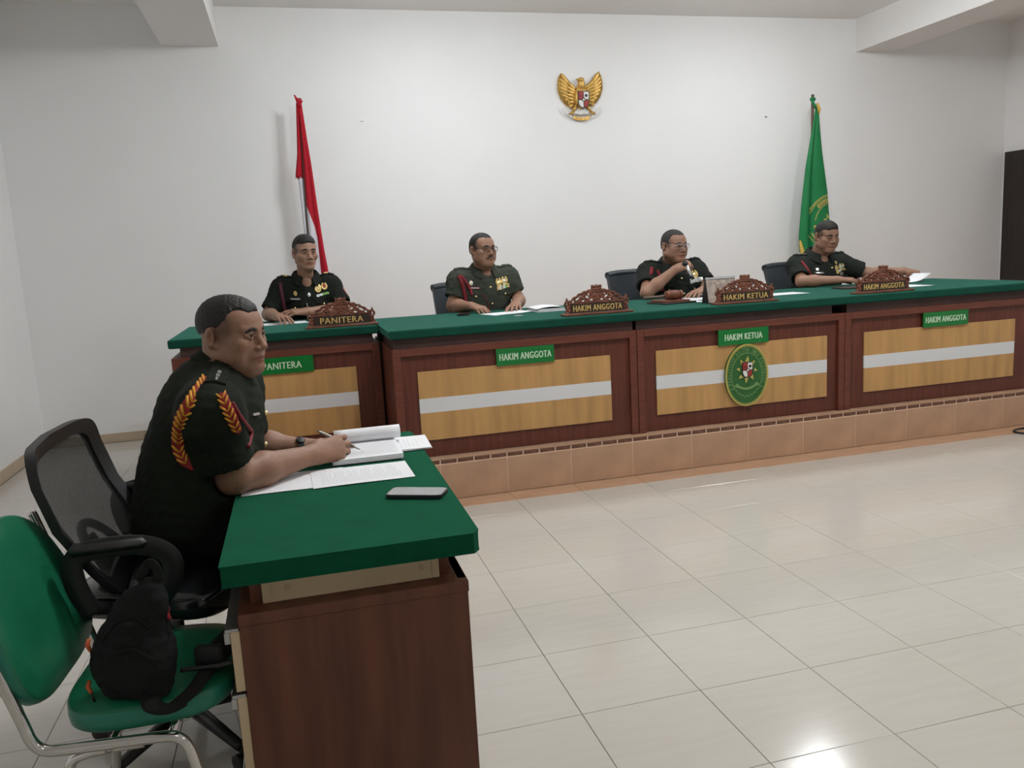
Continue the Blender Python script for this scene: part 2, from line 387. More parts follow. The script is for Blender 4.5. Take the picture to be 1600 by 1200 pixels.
# ------------------------------------------------------------------ implicit surfaces (for bodies, clothes, carving)
class Field:
    def __init__(s): s.p = []
    def add(s, fn, lo, hi, k=0.0, op='u'): s.p.append((fn, V3(lo), V3(hi), k, op)); return s
    def cap(s, a, b, ra, rb=None, k=0.01, op='u', cut=None):
        a = V3(a); b = V3(b); rb = ra if rb is None else rb; ba = b - a; L2 = ba @ ba + 1e-12
        def fn(x, y, z):
            h = np.clip(((x - a[0]) * ba[0] + (y - a[1]) * ba[1] + (z - a[2]) * ba[2]) / L2, 0, 1)
            d = np.sqrt((x - a[0] - ba[0] * h) ** 2 + (y - a[1] - ba[1] * h) ** 2 + (z - a[2] - ba[2] * h) ** 2) - (ra + (rb - ra) * h)
            if cut is not None:
                c, n = cut
                pl = (x - c[0]) * n[0] + (y - c[1]) * n[1] + (z - c[2]) * n[2]
                d = np.maximum(d, pl)
            return d
        r = max(ra, rb)
        return s.add(fn, np.minimum(a, b) - r, np.maximum(a, b) + r, k, op)
    def ell(s, c, r, R=None, k=0.01, op='u'):
        c = V3(c); r = V3(r); A = np.eye(3) if R is None else np.array(R)   # columns = axes
        def fn(x, y, z):
            dx, dy, dz = x - c[0], y - c[1], z - c[2]
            q = [(dx * A[0, i] + dy * A[1, i] + dz * A[2, i]) for i in range(3)]
            k0 = np.sqrt(sum((q[i] / r[i]) ** 2 for i in range(3))); k1 = np.sqrt(sum((q[i] / r[i] ** 2) ** 2 for i in range(3))) + 1e-9
            return k0 * (k0 - 1) / k1
        e = np.sqrt(((A * r) ** 2).sum(1))
        return s.add(fn, c - e, c + e, k, op)
    def mesh(s, h, smooth=1):
        U = [q for q in s.p if q[4] == 'u']
        lo = np.min([q[1] for q in U], 0) - 3 * h; hi = np.max([q[2] for q in U], 0) + 3 * h
        n = np.ceil((hi - lo) / h).astype(int) + 1
        ax = [(lo[i] + h * np.arange(n[i])).astype(np.float32) for i in range(3)]
        vol = np.full(n, 0.08, np.float32)
        for fn, a, b, k, op in s.p:
            pad = k + 4 * h
            i0 = np.clip(np.floor((a - pad - lo) / h).astype(int), 0, n); i1 = np.clip(np.ceil((b + pad - lo) / h).astype(int) + 1, 0, n)
            if np.any(i1 <= i0): continue
            sl = tuple(slice(i0[i], i1[i]) for i in range(3))
            d = fn(ax[0][sl[0]][:, None, None], ax[1][sl[1]][None, :, None], ax[2][sl[2]][None, None, :])
            v = vol[sl]
            if op == 's':
                if k > 0:
                    t = np.clip(0.5 - 0.5 * (v + d) / k, 0, 1); vol[sl] = v * (1 - t) - d * t + k * t * (1 - t)
                else: vol[sl] = np.maximum(v, -d)
            else:
                if k > 0:
                    t = np.clip(0.5 + 0.5 * (v - d) / k, 0, 1); vol[sl] = v * (1 - t) + d * t - k * t * (1 - t)
                else: vol[sl] = np.minimum(v, d)
        return surface_nets(vol, lo, h, smooth)

def surface_nets(vol, lo, h, smooth=1):
    S = vol < 0
    n = np.array(vol.shape)
    cs = np.zeros(n - 1, np.int8)
    for a in (0, 1):
        for b in (0, 1):
            for c in (0, 1): cs += S[a:n[0] - 1 + a, b:n[1] - 1 + b, c:n[2] - 1 + c]
    act = (cs > 0) & (cs < 8)
    I = np.argwhere(act); K = len(I)
    idx = np.full(n - 1, -1, np.int32); idx[act] = np.arange(K)
    corners = [(a, b, c) for a in (0, 1) for b in (0, 1) for c in (0, 1)]
    vals = {c: vol[I[:, 0] + c[0], I[:, 1] + c[1], I[:, 2] + c[2]] for c in corners}
    pos = np.zeros((K, 3)); cnt = np.zeros(K)
    for c in corners:
        for ax in range(3):
            if c[ax] == 1: continue
            c2 = list(c); c2[ax] = 1; c2 = tuple(c2)
            va, vb = vals[c], vals[c2]; cr = (va < 0) != (vb < 0)
            t = np.where(cr, va / np.where(cr, va - vb, 1), 0)
            p = np.tile(np.array(c, float), (K, 1)); p[:, ax] = t
            pos += p * cr[:, None]; cnt += cr
    V = lo + h * (I + pos / cnt[:, None])
    Q = []
    for ax in range(3):
        a1, a2 = (ax + 1) % 3, (ax + 2) % 3
        sA = [slice(1, None)] * 3; sA[ax] = slice(0, -1); sB = [slice(1, None)] * 3; sB[ax] = slice(1, None)
        A = S[tuple(sA)]; B = S[tuple(sB)]
        E = np.argwhere(A != B)
        off = np.ones(3, int); off[ax] = 0
        E0 = E + off
        lim = np.all(E0 < (n - 1), 1); E = E[lim]; E0 = E0[lim]
        ins = A[E[:, 0], E[:, 1], E[:, 2]]
        def cell(d1, d2):
            q = E0.copy(); q[:, a1] -= d1; q[:, a2] -= d2; return idx[q[:, 0], q[:, 1], q[:, 2]]
        q = np.stack([cell(1, 1), cell(0, 1), cell(0, 0), cell(1, 0)], 1)
        q[~ins] = q[~ins][:, ::-1]
        Q.append(q[np.all(q >= 0, 1)])
    Q = np.vstack(Q)
    for _ in range(smooth):
        acc = np.zeros_like(V); c = np.zeros(K)
        for i in range(4):
            a, b = Q[:, i], Q[:, (i + 1) % 4]
            for d in range(3): acc[:, d] += np.bincount(a, V[b, d], K) + np.bincount(b, V[a, d], K)
            c += np.bincount(a, minlength=K) + np.bincount(b, minlength=K)
        V = V * 0.5 + 0.5 * acc / np.maximum(c, 1)[:, None]
    return V, Q

def quads_object(name, parts, mats, parent=None, tint=None, midx=None):
    """parts: list of (V,Q); one mesh object, smooth shaded"""
    off = 0; VV = []; QQ = []
    for V, Q in parts: VV.append(V); QQ.append(Q + off); off += len(V)
    V = np.vstack(VV); Q = np.vstack(QQ)
    if parent is not None: V = V - V3(wloc(parent))
    me = bpy.data.meshes.new(name)
    me.vertices.add(len(V)); me.vertices.foreach_set('co', V.astype(np.float32).ravel())
    me.loops.add(len(Q) * 4); me.loops.foreach_set('vertex_index', Q.astype(np.int32).ravel())
    me.polygons.add(len(Q)); me.polygons.foreach_set('loop_start', np.arange(len(Q), dtype=np.int32) * 4)
    me.polygons.foreach_set('use_smooth', np.ones(len(Q), bool))
    for m in (mats if isinstance(mats, (list, tuple)) else [mats]): me.materials.append(m)
    if midx is not None: me.polygons.foreach_set('material_index', midx.astype(np.int32))
    me.update(calc_edges=True); me.validate()
    if tint is not None:
        at = me.color_attributes.new('tint', 'FLOAT_COLOR', 'POINT')
        at.data.foreach_set('color', np.hstack([tint, np.ones((len(tint), 1))]).astype(np.float32).ravel())
    o = bpy.data.objects.new(name, me); COL.objects.link(o)
    if parent is not None: o.parent = parent
    return o

def bvh_of(V, Q): return BVHTree.FromPolygons([tuple(v) for v in V], [tuple(q) for q in Q.tolist()])

def hit(bvh, o, d):
    d = unit(d); p, nrm, i, t = bvh.ray_cast(Vector(o), Vector(d))
    return (None, None) if p is None else (np.array(p), np.array(nrm))

def patch(mb, bvh, c, d, u, v, pts, off=0.001, th=0.004, m=0, nsub=3):
    """small flat piece with outline pts (2D, metres) laid on a surface, seen along d"""
    u = unit(u); v = unit(v); d = unit(d)
    pts = np.asarray(pts, float); ctr = pts.mean(0); rings = [pts]
    for i in range(1, nsub): rings.append(pts + (ctr - pts) * (i / nsub))
    allp = np.vstack(rings + [ctr[None]])
    W = []
    last = None
    for p in allp[::-1]:
        o = V3(c) + u * p[0] + v * p[1]
        h, _ = hit(bvh, o - d * 0.35, d)
        if h is None or (last is not None and abs((h - last) @ d) > 0.03): h = o + d * ((last - o) @ d) if last is not None else o
        last = h; W.append(h)
    W = np.array(W[::-1]); k = len(pts)
    top = W - d * (off + th); bot = W - d * off * 0.0 + d * 0.002
    F = []
    for r in range(nsub - 1):
        for j in range(k): F.append((r * k + j, r * k + (j + 1) % k, (r + 1) * k + (j + 1) % k, (r + 1) * k + j))
    for j in range(k): F.append(((nsub - 1) * k + j, (nsub - 1) * k + (j + 1) % k, nsub * k))
    n = len(top); V = np.vstack([top, bot[:k]])
    for j in range(k): F.append((j, (j + 1) % k, n + (j + 1) % k, n + j))
    mb.add(V, F, m)

def rect(w, h): return [(-w / 2, -h / 2), (0, -h / 2), (w / 2, -h / 2), (w / 2, 0), (w / 2, h / 2), (0, h / 2), (-w / 2, h / 2), (-w / 2, 0)]
def disc(r, n=10, ry=None): return [(r * math.cos(2 * PI * i / n), (ry or r) * math.sin(2 * PI * i / n)) for i in range(n)]
def star(r, n, q=0.6): return [((r if i % 2 == 0 else r * q) * math.sin(PI * i / n), (r if i % 2 == 0 else r * q) * math.cos(PI * i / n)) for i in range(2 * n)]

# ------------------------------------------------------------------ people
def rot_head(yaw, pitch, roll):
    f = V3((math.cos(yaw) * math.cos(pitch), math.sin(yaw) * math.cos(pitch), math.sin(pitch)))
    l = unit(np.cross((0, 0, 1), f)); u = np.cross(f, l)
    l2 = l * math.cos(roll) + u * math.sin(roll); u2 = -l * math.sin(roll) + u * math.cos(roll)
    return np.stack([f, l2, u2], 1)

def head_field(fat=0.0, neck=None, nr=0.058, brow=0.0, age=0.0):
    F = Field(); S = (-1, 1); w = 1 + 0.10 * fat
    F.ell((-0.014, 0, 0.036), (0.092, 0.078, 0.080), k=0.01)
    F.ell((0.028, 0, 0.030), (0.056, 0.067, 0.060), k=0.02)
    F.ell((0.026, 0, -0.034), (0.058, 0.065 * w, 0.072), k=0.02)
    for y in S:
        F.ell((0.046, y * 0.046 * w, -0.027), (0.030, 0.026, 0.024 + 0.004 * fat), k=0.02)
        F.cap((-0.004, y * 0.054 * w, -0.062), (0.060, y * 0.018 * w, -0.104), 0.020 + 0.007 * fat, 0.017 + 0.004 * fat, k=0.025)
        if fat > 0: F.ell((0.035, y * 0.050 * w, -0.068), (0.030, 0.020, 0.026), k=0.025)
        F.cap((0.078, y * 0.010, 0.019 + brow), (0.064, y * 0.046, 0.020 + brow), 0.011, 0.010, k=0.012)
    F.ell((0.072, 0, -0.103), (0.019, 0.022, 0.017), k=0.02)
    F.ell((0.068, 0, -0.068), (0.023, 0.031, 0.028), k=0.018)
    for y in S: F.ell((-0.022, y * 0.047, -0.018), (0.040, 0.023, 0.045), k=0.02)
    if fat > 0: F.ell((0.030, 0, -0.112), (0.045, 0.045, 0.022), k=0.03)
    for y in S: F.ell((0.094, y * 0.032, -0.002), (0.020, 0.019, 0.0125), k=0.012, op='s')
    for y in S:   # lids around the eyeball
        F.ell((0.0665, y * 0.0315, -0.001), (0.0150, 0.0165, 0.0140), k=0.005)
        F.cap((0.079, y * 0.0165, -0.001), (0.0825, y * 0.031, 0.0055), 0.0044, k=0.004)
        F.cap((0.0825, y * 0.031, 0.0055), (0.0735, y * 0.047, 0.0005), 0.0042, k=0.004)
        F.cap((0.079, y * 0.0165, -0.003), (0.0800, y * 0.031, -0.0095), 0.0040, k=0.004)
        F.cap((0.0800, y * 0.031, -0.0095), (0.0730, y * 0.047, -0.002), 0.0040, k=0.004)
        F.ell((0.086, y * 0.0318, -0.0016), (0.0095, 0.0146, 0.0042), k=0.002, op='s')
    F.cap((0.077, 0, 0.008), (0.097, 0, -0.031), 0.0085, 0.0110, k=0.013)
    F.ell((0.0985, 0, -0.037), (0.0120, 0.0145, 0.0110), k=0.006)
    for y in S:
        F.ell((0.0895, y * 0.0155, -0.0420), (0.0110, 0.0085, 0.0090), k=0.005)
        F.ell((0.0945, y * 0.0075, -0.0505), (0.0050, 0.0038, 0.0042), k=0.002, op='s')
    for y in S:
        F.cap((0.0905, y * 0.004, -0.0685), (0.0790, y * 0.0260, -0.0740), 0.0056, 0.0035, k=0.005)
        F.cap((0.0885, y * 0.004, -0.0800), (0.0790, y * 0.0235, -0.0760), 0.0064, 0.0036, k=0.005)
        F.cap((0.0960, y * 0.0, -0.0745), (0.0840, y * 0.0270, -0.0752), 0.0020, 0.0016, k=0.002, op='s')
        if age > 0: F.cap((0.094, y * 0.022, -0.046), (0.083, y * 0.036, -0.072), 0.0022, 0.002, k=0.006, op='s')
    for y in S:
        a = 0.25 * y
        R = np.array([[math.cos(a), -math.sin(a), 0], [math.sin(a), math.cos(a), 0], [0, 0, 1]])
        ey = y * (0.080 + 0.007 * fat); F.ell((-0.021, ey, -0.006), (0.018, 0.0085, 0.033), R, k=0.006)
        F.ell((-0.008, y * 0.0745, -0.031), (0.009, 0.007, 0.011), k=0.008)
        F.ell((-0.015, ey + y * 0.0070, -0.003), (0.0110, 0.0080, 0.021), R, k=0.003, op='s')
        F.cap((-0.020, ey + y * .002, 0.014), (-0.026, ey + y * .002, -0.004), 0.0042, 0.0042, k=0.0015); F.cap((-0.026, ey + y * .002, -0.004), (-0.017, ey + y * .002, -0.020), 0.0042, 0.0042, k=0.0015)
    if neck is not None:
        F.cap((-0.030, 0, -0.060), neck, nr, nr * 1.06, k=0.03)
        F.cap((0.028, 0, -0.105), neck + V3((0.045, 0, 0.0)), 0.030, 0.035, k=0.03)
    return F

def hair_field(style):
    F = Field()
    t = dict(full=0.008, crew=0.0035, thin=0.0035, grey=0.004)[style]
    F.ell((-0.014, 0, 0.037), (0.092 + t, 0.0785 + t * 0.4, 0.080 + t), k=0.01)
    if style in ('full', 'grey'): F.ell((-0.027, 0, -0.005), (0.081, 0.0775, 0.072), k=0.02)
    if style in ('full', 'thin'): F.ell((-0.006, 0, 0.072), (0.080, 0.058, 0.046), k=0.02)
    if style == 'crew': F.ell((0.008, 0, 0.070), (0.074, 0.062, 0.050), k=0.02)
    # open the face, the temples, the ears and the nape
    fx = dict(full=0.132, crew=0.128, thin=0.116, grey=0.117)[style]
    F.ell((fx, 0, 0.000), (0.074, 0.105, 0.088), k=0.006, op='s')
    F.ell((0.098, 0, -0.030), (0.090, 0.120, 0.088), k=0.006, op='s')
    if style in ('thin', 'grey'):
        for y in (-1, 1): F.ell((0.092, y * 0.056, 0.052), (0.060, 0.030, 0.042), k=0.012, op='s')
    if style in ('thin', 'crew'):
        for y in (-1, 1): F.ell((0.034, y * 0.085, 0.000), (0.036, 0.032, 0.042), k=0.01, op='s')
    lo = dict(full=0.078, grey=0.088, crew=0.122, thin=0.122)[style]
    F.ell((0.000, 0, -0.110), (0.20, 0.20, lo), k=0.006, op='s')
    for y in (-1, 1): F.ell((-0.013, y * 0.090, -0.008), (0.032, 0.026, 0.038), k=0.008, op='s')
    return F

FING = [((0.046, 0.027, 0.022), 0.0096), ((0.051, 0.031, 0.023), 0.0098), ((0.047, 0.029, 0.023), 0.0093), ((0.037, 0.022, 0.020), 0.0083)]
def rotv(v, ax, a):
    ax = unit(ax); return v * math.cos(a) + np.cross(ax, v) * math.sin(a) + ax * (ax @ v) * (1 - math.cos(a))

def add_hand(Fd, W, F, Nn, right, s=1.0, curls=None, thumb=(0.7, 0.75, -0.35), tcurl=0.5, spread=0.05):
    F = unit(F); Nn = unit(Nn - F * (V3(Nn) @ F)); T = np.cross(Nn, F) * (1 if right else -1)
    curls = curls or [(25, 30, 20)] * 4
    W = V3(W)
    tv = [0.031, 0.0105, -0.0105, -0.030]; fv = [0.092, 0.097, 0.093, 0.084]
    tips = []
    for i in range(4):
        kn = W + (F * fv[i] + T * tv[i] - Nn * (0.004 if i in (0, 3) else 0)) * s
        Fd.cap(W + (F * 0.012 + T * tv[i] * 0.55) * s, kn, 0.0165 * s, 0.0125 * s, k=0.016 * s)
        d = unit(F + T * (1.5 - i) * spread); ax = unit(np.cross(d, -Nn)); p = kn
        L, r = FING[i]
        for j in range(3):
            d = rotv(d, ax, math.radians(curls[i][j])); q = p + d * L[j] * s
            Fd.cap(p, q, r * s * (1.0 - 0.08 * j), r * s * (0.93 - 0.1 * j), k=0.004 * s); p = q
        tips.append(p)
    b = W + (F * 0.022 + T * 0.026 - Nn * 0.010) * s
    d = unit(F * thumb[0] + T * thumb[1] + Nn * thumb[2])
    p1 = b + d * 0.042 * s; Fd.cap(W + (F * 0.012 + T * 0.012 - Nn * 0.004) * s, b, 0.017 * s, 0.017 * s, k=0.014 * s)
    Fd.cap(b, p1, 0.0165 * s, 0.0125 * s, k=0.014 * s)
    ax = unit(np.cross(d, F - T * 0.9 - Nn * 0.2)); d = rotv(d, ax, tcurl); p2 = p1 + d * 0.034 * s
    Fd.cap(p1, p2, 0.0118 * s, 0.0108 * s, k=0.004 * s)
    d = rotv(d, ax, tcurl * 0.7); p3 = p2 + d * 0.027 * s
    Fd.cap(p2, p3, 0.0108 * s, 0.0088 * s, k=0.004 * s)
    tips.append(p3)
    return tips

def smooth_noise(V, sc, seed):
    r = np.random.RandomState(seed); o = np.zeros(len(V))
    for i in range(6):
        k = r.normal(size=3) * sc * (1 + 0.4 * i); o += np.sin(V @ k + r.uniform(0, 6.28)) / (1 + 0.5 * i)
    return o / 2.5

def vnormals(V, Q):
    n = np.cross(V[Q[:, 2]] - V[Q[:, 0]], V[Q[:, 3]] - V[Q[:, 1]]); A = np.zeros_like(V)
    for i in range(4):
        for d in range(3): A[:, d] += np.bincount(Q[:, i], n[:, d], len(V))
    return A / (np.linalg.norm(A, axis=1)[:, None] + 1e-12)

def person(label, loc, c):
    """c: world-space joints and looks"""
    root = thing('person', label, 'person', loc)
    s = c.get('s', 1.0); P, C, Nk = V3(c['P']), V3(c['C']), V3(c['N'])
    S, E, W = [[V3(q) for q in c[k]] for k in 'SEW']
    up = unit(Nk - P); left = unit(S[1] - S[0]); fwd = unit(np.cross(left, up)); left = np.cross(up, fwd)
    TR = np.stack([fwd, left, up], 1)
    g = c.get('girth', 1.0); res = c.get('res', 0.0035)
    na = unit(c.get('neck_axis', up))
    # ---- body: head and neck, both arms with hands, trunk: one mesh
    hs = c.get('hs', s); HC = V3(c['head']); hz = V3(c.get('hsc', (1, 1, 1))); HR0 = rot_head(*c['look']); HR = HR0 * hz[None, :]
    nl = (HR0.T @ (Nk - na * 0.03 - HC)) / hs / hz
    hf = head_field(c.get('fat', 0.0), nl, c.get('nr', 0.058), c.get('brow', 0), c.get('age', 0))
    hv, hq = hf.mesh(res / hs, 1)
    tint = np.ones((len(hv), 3))
    def blend(mask, col):
        tint[:] = tint * (1 - mask[:, None]) + V3(col) * mask[:, None] * tint
    x, y, z = hv[:, 0], hv[:, 1], hv[:, 2]
    lip = np.clip(1.6 - np.sqrt(((x - 0.088) / 0.014) ** 2 + (y / 0.026) ** 2 + ((z + 0.0747) / 0.0095) ** 2), 0, 0.75)
    blend(lip, (0.80, 0.52, 0.50))
    crease = np.clip(1.5 - np.sqrt((y / 0.026) ** 2 * 0.9 + ((z + 0.0748) / 0.0022) ** 2), 0, 1) * (x > 0.06) * 0.8
    blend(crease, (0.35, 0.25, 0.25))  # shade between the lips painted as a dark line
    eyeb = sum(np.clip(1.4 - np.sqrt(((y - q * 0.032) / 0.020) ** 2 + ((z + 0.001) / 0.013) ** 2), 0, 0.5) for q in (-1, 1)) * (x > 0.055)
    blend(eyeb, (0.62, 0.52, 0.50))
    fade = c.get('fade', 0.0)
    if fade > 0:
        dd = np.sqrt(((x + 0.024) / 0.088) ** 2 + ((z - 0.005) / 0.075) ** 2)
        f1 = np.clip((1.10 - dd) * 4, 0, 1) * np.clip((z + 0.030) / 0.045, 0, 1) * (np.abs(y) > 0.045) * np.clip((0.052 - x) / 0.02, 0, 1)
        f1 = np.maximum(f1, np.clip((-0.055 - x) / 0.02, 0, 1) * np.clip((z + 0.05) / 0.03, 0, 1)) * (np.abs(y) < 0.0775)
        blend(f1 * fade, (0.20, 0.22, 0.26))
    stub = np.clip(1.3 - np.sqrt(((x - 0.07) / 0.05) ** 2 + ((y) / 0.05) ** 2 + ((z + 0.085) / 0.035) ** 2), 0, 1) * 0.25
    blend(stub * (1 - lip), (0.72, 0.70, 0.70))
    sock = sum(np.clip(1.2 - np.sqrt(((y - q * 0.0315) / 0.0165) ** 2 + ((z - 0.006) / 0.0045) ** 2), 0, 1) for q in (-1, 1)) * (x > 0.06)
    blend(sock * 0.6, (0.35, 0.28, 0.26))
    parts = [(HC + hs * hv @ HR.T, hq)]; tints = [tint]
    for i in (0, 1):
        A = Field(); h = c['hands'][i]; sa = c.get('sa', s)
        m0 = S[i] + (E[i] - S[i]) * 0.45
        g_ = 1 + (g - 1) * .5
        A.cap(m0, E[i], 0.050 * sa * g_, 0.044 * sa * g_, k=0.02)
        mid = E[i] + (W[i] - E[i]) * 0.35
        A.cap(E[i], mid, 0.044 * sa * g_, 0.047 * sa * g_, k=0.02); A.cap(mid, W[i], 0.045 * sa * g_, 0.029 * sa, k=0.02)
        Fh = unit(h['F'])
        A.cap(W[i], W[i] + Fh * 0.03 * sa, 0.028 * sa, 0.023 * sa, k=0.02)
        add_hand(A, W[i] + Fh * 0.012, h['F'], V3(h['N']), i == 0, c.get('hand_s', s), h.get('curl'), h.get('thumb', (0.7, 0.75, -0.35)), h.get('tcurl', 0.5), h.get('spread', 0.05))
        av, aq = A.mesh(c.get('hres', res), 1)
        parts.append((av, aq)); tints.append(np.ones((len(av), 3)))
    T = Field()
    be = P + (C - P) * 0.5
    T.ell(C, V3((0.105, 0.15, 0.18)) * s * g, TR, k=0.03); T.ell(be, V3((0.11, 0.14, 0.16)) * s * g, TR, k=0.05); T.ell(P, V3((0.10, 0.14, 0.10)) * s * g, TR, k=0.05)
    T.cap(C, Nk - na * 0.02, 0.06 * s, 0.055 * s, k=0.05)
    for i in (0, 1):
        T.cap(C + up * 0.08 * s, S[i], 0.045 * s, 0.045 * s, k=0.04); T.cap(S[i], S[i] + (E[i] - S[i]) * 0.6, 0.045 * s, 0.042 * s, k=0.03)
    if c.get('throat', True): T.ell(Nk + fwd * 0.065 * s - na * 0.03 * s, V3((0.03, 0.035, 0.05)) * s, TR, k=0.02)
    tv, tq = T.mesh(0.012, 1); parts.append((tv, tq)); tints.append(np.ones((len(tv), 3)))
    quads_object('body', parts, c['skin'], root, np.vstack(tints))
    # ---- eyes
    mb = MB()
    for q in (-1, 1):
        e = HC + hs * (HR @ V3((0.0685, q * 0.0315, -0.001))); mb.ball(e, 0.0125 * hs, 14, 10, 0, HR0)
        lk = c.get('gaze', (0, 0)); gd = unit(HR @ V3((1, lk[0], lk[1])))
        mb.lathe([(0.0001, 0.0006), (0.0052, 0.0), (0.0056, -0.002)][::-1], e + gd * 0.0124 * hs, 12, 1, gd)
    mb.build('eyes', [M['sclera'], M['iris']], root, True)
    # ---- hair, brows
    v, q = hair_field(c['hair']).mesh(max(res, 0.0025) / hs, 1)
    nn = vnormals(v, q); v = v + nn * (smooth_noise(v * V3((1, 2.2, 1)), 190, 3) * 0.0009)[:, None]
    quads_object('hair', [(HC + hs * v @ HR.T, q)], c.get('hairmat', M['hair']), root)
    hb = bvh_of(hv, hq)
    for q in (-1, 1):
        mb = MB(); pts = []
        for t in np.linspace(0, 1, 7):
            o = V3((0.2, q * (0.014 + 0.034 * t), 0.0160 + c.get('brow', 0) + 0.006 * math.sin(PI * min(1, t * 1.15)) - 0.004 * t))
            p, _ = hit(hb, o, (-1, 0, 0))
            if p is not None: pts.append(HC + hs * (HR @ (p + V3((0.0002, 0, 0)))))
        if len(pts) > 2:
            k = len(pts); mb.tube(pts, [0.0042 * hs * (0.6 + 0.7 * math.sin(PI * (i + 0.6) / (k + 0.4))) for i in range(k)], 8, flat=HR0[:, 0]).build('eyebrow', c.get('browmat', M['hair']), root, True)
    if c.get('moustache'):
        mb = MB()
        for q in (-1, 1):
            pts = []
            for t in np.linspace(0, 1, 6):
                p, _ = hit(hb, V3((0.2, q * (0.001 + 0.029 * t), -0.0590 - 0.012 * t ** 1.5)), (-1, 0, 0)); pts.append(HC + hs * (HR @ p))
            mb.tube(pts, [0.0090 * hs * (1 - 0.6 * t) for t in np.linspace(0, 1, 6)], 8, flat=HR0[:, 0])
        mb.build('moustache', M['hairg'], root, True)
    if c.get('glasses'):
        mb = MB(); LN = MB()
        loc_ = lambda p: HC + hs * (HR @ V3(p))
        for q in (-1, 1):
            ring = []
            for a in np.linspace(0, 2 * PI, 24, endpoint=False):
                ca, sa_ = math.cos(a), math.sin(a)
                ex = lambda t: math.copysign(abs(t) ** 0.6, t)
                ring.append(loc_((0.101 - 0.010 * (ex(ca) * 0.5 + 0.5 if q > 0 else 0.5 - ex(ca) * 0.5), q * 0.0345 + 0.0265 * ex(ca), -0.003 + 0.0165 * ex(sa_))))
            mb.tube(ring, 0.0021 * hs, 6, closed=True)
            n = len(ring); mid = np.mean(ring, 0); LN.add(np.vstack([ring, mid]), [(i, (i + 1) % n, n) for i in range(n)])
            mb.tube([loc_((0.091, q * 0.061, 0.004)), loc_((0.07, q * 0.075, 0.005)), loc_((0.0, q * 0.081, 0.008)), loc_((-0.02, q * 0.082, 0.0))], 0.0019 * hs, 6)
        mb.tube([loc_((0.101, -0.009, 0.002)), loc_((0.105, 0, 0.005)), loc_((0.101, 0.009, 0.002))], 0.0018 * hs, 6)
        gl = mb.build('glasses', c['glasses'], root, True); 
    # ---- shirt
    F = Field()
    cr = V3(c.get('chest_r', (0.118, 0.172, 0.19))) * s * g; br = V3(c.get('belly_r', (0.128, 0.165, 0.18))) * s * g
    BE = V3(c['B']) if 'B' in c else be
    F.ell(C, cr, TR, k=0.03); F.ell(BE, br, TR, k=0.07); F.ell(P, V3(c.get('pelvis_r', (0.135, 0.175, 0.13))) * s * g, TR, k=0.07)
    F.cap(S[0], S[1], 0.056 * s * g, k=0.05)
    for i in (0, 1):
        F.cap(Nk - na * 0.030 * s + (S[i] - Nk) * 0.12, Nk - na * 0.008 * s + (S[i] - Nk) * 0.75, 0.044 * s, 0.046 * s, k=0.04)
        ht = c.get('hem', (0.80, 0.80))[i]; hp = S[i] + (E[i] - S[i]) * ht; ad = unit(E[i] - S[i])
        rs = c.get('sleeve_r', (0.070, 0.066))
        F.cap(S[i], S[i] + (E[i] - S[i]) * min(1.05, ht + 0.25), rs[0] * s * g, rs[1] * s * g, k=0.045, cut=(hp, ad))
        F.cap(hp - ad * 0.015, hp + ad * 0.05, 0.0545 * s * g, k=0.003, op='s')
        F.ell(S[i] + ad * 0.02 * s, V3((0.072, 0.072, 0.072)) * s * g, k=0.04)
    v, q = F.mesh(c.get('sres', 0.008), 2)
    nn = vnormals(v, q)
    wr = smooth_noise(v, 22, c.get('seed', 1)) * 0.0035 + smooth_noise(v * V3((1, 1, 2.2)), 45, c.get('seed', 1) + 9) * 0.0022
    v = v + nn * wr[:, None]
    quads_object('shirt', [(v, q)], c['cloth'], root)
    sb = bvh_of(v, q)
    c['bvh'] = sb
    # ---- collar
    mb = MB(); rows = []; n = 30
    cf = unit(fwd - na * (fwd @ na)); cl = np.cross(na, cf); cs_ = c.get('collar_s', 1.0) * s
    for i in range(n + 1):
        th = math.radians(24 + 312 * i / n); fr = max(0.0, math.cos(th)); e = 1 + 0.10 * max(0, math.cos(th))
        dv = cf * math.cos(th) * e + cl * math.sin(th)
        b0 = Nk + na * (0.004 - 0.014 * fr) * cs_
        sec = [(0.060, -0.030), (0.0655, 0.026 - 0.012 * fr), (0.071, 0.033 - 0.014 * fr), (0.077, 0.030 - 0.014 * fr), (0.104 + 0.012 * fr, -0.010 - 0.030 * fr ** 2), (0.098 + 0.012 * fr, -0.018 - 0.030 * fr ** 2)]
        rows.append([b0 + dv * a * cs_ + na * b * cs_ for a, b in sec])
    R6 = np.array(rows); k = 6
    Fc = [(i * k + j, i * k + (j + 1) % k, (i + 1) * k + (j + 1) % k, (i + 1) * k + j) for i in range(n) for j in range(k)] + [tuple(range(k)), tuple(n * k + j for j in range(k))]
    mb.add(R6.reshape(-1, 3), Fc); mb.build('collar', c['cloth'], root, True, auto=50)
